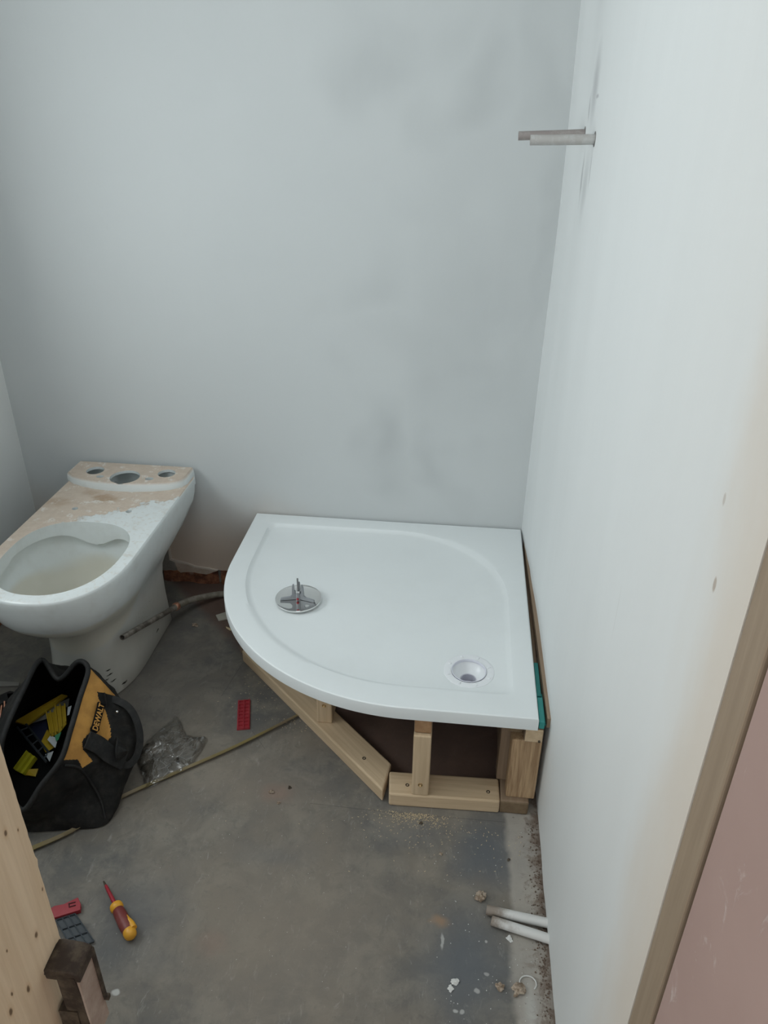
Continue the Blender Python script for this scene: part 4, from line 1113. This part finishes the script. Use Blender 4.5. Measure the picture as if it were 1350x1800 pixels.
# clear plastic packet
pg = [at(*p, .004) for p in ((312, 1258), (330, 1292), (362, 1297), (335, 1345), (300, 1362), (262, 1385), (248, 1358), (243, 1330), (262, 1300), (298, 1268))]
pc0 = sum(pg, Vector()) / len(pg)
for layer in (0,):
    bm = bmesh.new(); rings = []
    for k in range(15):
        s = 1 - k / 15
        rg = []
        cc = catmull(pg, 7, True)
        for i, p in enumerate(cc):
            q = pc0 + (p - pc0) * s
            h = .010 * (1 - s ** 3) + .016 * abs(noise.noise(Vector((q.x * 14, q.y * 14, 1)))) * (1.1 - s ** 4) + .006 * abs(noise.noise(q * 40)) + .002 * abs(noise.noise(q * 110))
            rg.append(Vector((q.x + .004 * noise.noise(q * 50), q.y + .004 * noise.noise(q * 60), .003 + h + .0002)) - Vector((pc0.x, pc0.y, 0)))
        rings.append(rg)
    bot = [[Vector((v.x, v.y, .0015 + .0005 * noise.noise(v * 80))) for v in rg] for rg in rings[:1]]
    loft(bm, rings, True, False, True)
    pb_ = link('plastic_packet', bm, M_film, loc=(pc0.x, pc0.y, 0)); pb_.data.polygons.foreach_set('use_smooth', [False] * len(pb_.data.polygons))
tag(pb_, 'crumpled clear plastic packet lying beside the tool bag', 'packet')
bm = bmesh.new(); box(bm, (0, 0, .006), (.007, .012, .006)); p = at(313, 1339, 0); o = link('metal_nut', bm, M_steel, loc=(p.x, p.y, .0), rot=(0, 0, .4), bevel=.001); tag(o, 'small dark metal fitting inside the clear packet', 'fitting')

# loose stones and flakes
for i, (px, py, s, m, lab, cat) in enumerate((
        (845, 1578, .0120, M_stone, 'largest tan mortar lump, just above the two floor pipe stubs', 'rubble'),
        (878, 1735, .0080, M_stone, 'tan mortar lump between the white flakes and the flat brown crumb', 'rubble'),
        (912, 1740, .0125, M_stone, 'flat brown mortar crumb near the bottom of the right wall', 'rubble'),
        (895, 1651, .0060, M_chalk, 'pale pebble just below the floor pipe stubs', 'rubble'),
        (799, 1726, .0075, M_chalk, 'larger of two white plaster flakes at the bottom of the floor', 'plaster flake'),
        (792, 1738, .0055, M_chalk, 'smaller of two white plaster flakes at the bottom of the floor', 'plaster flake'),
        (343, 1100, .0080, M_stone, 'orange-brown crumb between the toilet and the shower tray', 'rubble'),
        (740, 1447, .0042, M_steel, 'black bit on the floor in front of the bottom rail', 'rubble'),
        (775, 1502, .0040, M_stone, 'small brown crumb on the floor in front of the tray frame', 'rubble'),
        (477, 1393, .0060, M_stone, 'largest brown crumb of the scatter in the middle of the floor', 'rubble'),
        (509, 1385, .0042, M_steel, 'dark round crumb at the right of the mid-floor scatter', 'rubble'),
        (490, 1412, .0042, M_stone, 'brown crumb at the front of the mid-floor scatter', 'rubble'),
        (894, 1512, .0035, M_steel, 'dark crumb on the bluish floor near the right wall', 'rubble'))):
    lump('rubble', at(px, py, 0), s, m, lab, cat, i + 1, flat=.3 if m is M_chalk else .5)
# ring of filler
bm = bmesh.new(); rc1 = at(928, 1729, 0)
tube(bm, [rc1 + Vector((.016 * math.cos(t), .014 * math.sin(t), .0015)) for t in [PI * 1.6 * k / 20 - .8 for k in range(21)]], .0015, 6)
o = link('curl', bm, M_chalk, smooth=60); tag(o, 'curled pale plastic hoop beside the flat brown crumb', 'offcut')
# white strip offcut under the tray edge
flat('wood_chip', [(379, 1081, .006), (398, 1075, .006), (404, 1086, .006), (384, 1090, .006)], .005, plain('bare_chip', (.42, .40, .34), .7), 'white strip offcut on the floor at the left edge of the tray', 'offcut')
flat('wood_chip', [(397, 1101, .004), (407, 1105, .004), (405, 1108, .004), (398, 1104, .004)], .003, M_shav, 'wood sliver on the floor below the white strip offcut', 'offcut')


def scatter(name, n, f, m, label, lo, hi, cat='debris', elong=1.0):
    bm = bmesh.new()
    for _ in range(n):
        x, y = f(); s = random.uniform(lo, hi); a = random.uniform(0, PI); Mx = Matrix.Translation((x, y, s * .3 + .0003)) @ Matrix.Rotation(a, 4, 'Z') @ Matrix.Rotation(random.uniform(-.3, .3), 4, 'Y')
        box(bm, (0, 0, 0), (s * elong, s, s * .5), Mx)
    o = link(name, bm, m); tag(o, label, cat, kind='stuff'); return o


G = random.gauss
def sawd():
    r = random.random()
    if r < .55: return (G(-.045, .045), 1.262 - abs(G(0, .016)))
    if r < .8: return (G(.0, .14), 1.24 - abs(G(0, .06)))
    return (G(-.52, .05), G(1.62, .05)) if r < .92 else (G(-.40, .03), G(1.52, .02))
def sawd2():
    while True:
        x, y = sawd()
        if x < .2: return x, y
scatter('sawdust', 620, sawd2, M_shav, 'pale sawdust scattered in front of the timber frame', .0004, .0010, elong=4)
scatter('wall_grit', 320, lambda: (min(.238, .238 - abs(G(0, .012))), random.uniform(.75, 1.27)), plain('brown_grit', (.13, .09, .065), .95), 'brown grit along the foot of the right wall', .0008, .0028)
scatter('plaster_crumbs', 90, lambda: (random.uniform(.0, .225), random.uniform(.8, 1.24)), M_chalk, 'tiny white plaster crumbs on the floor by the right wall', .0005, .0016)
scatter('plaster_dust', 70, lambda: (random.uniform(-.65, -.1), random.uniform(.8, 1.3)), M_chalk, 'tiny white specks over the middle of the floor', .0004, .0010)
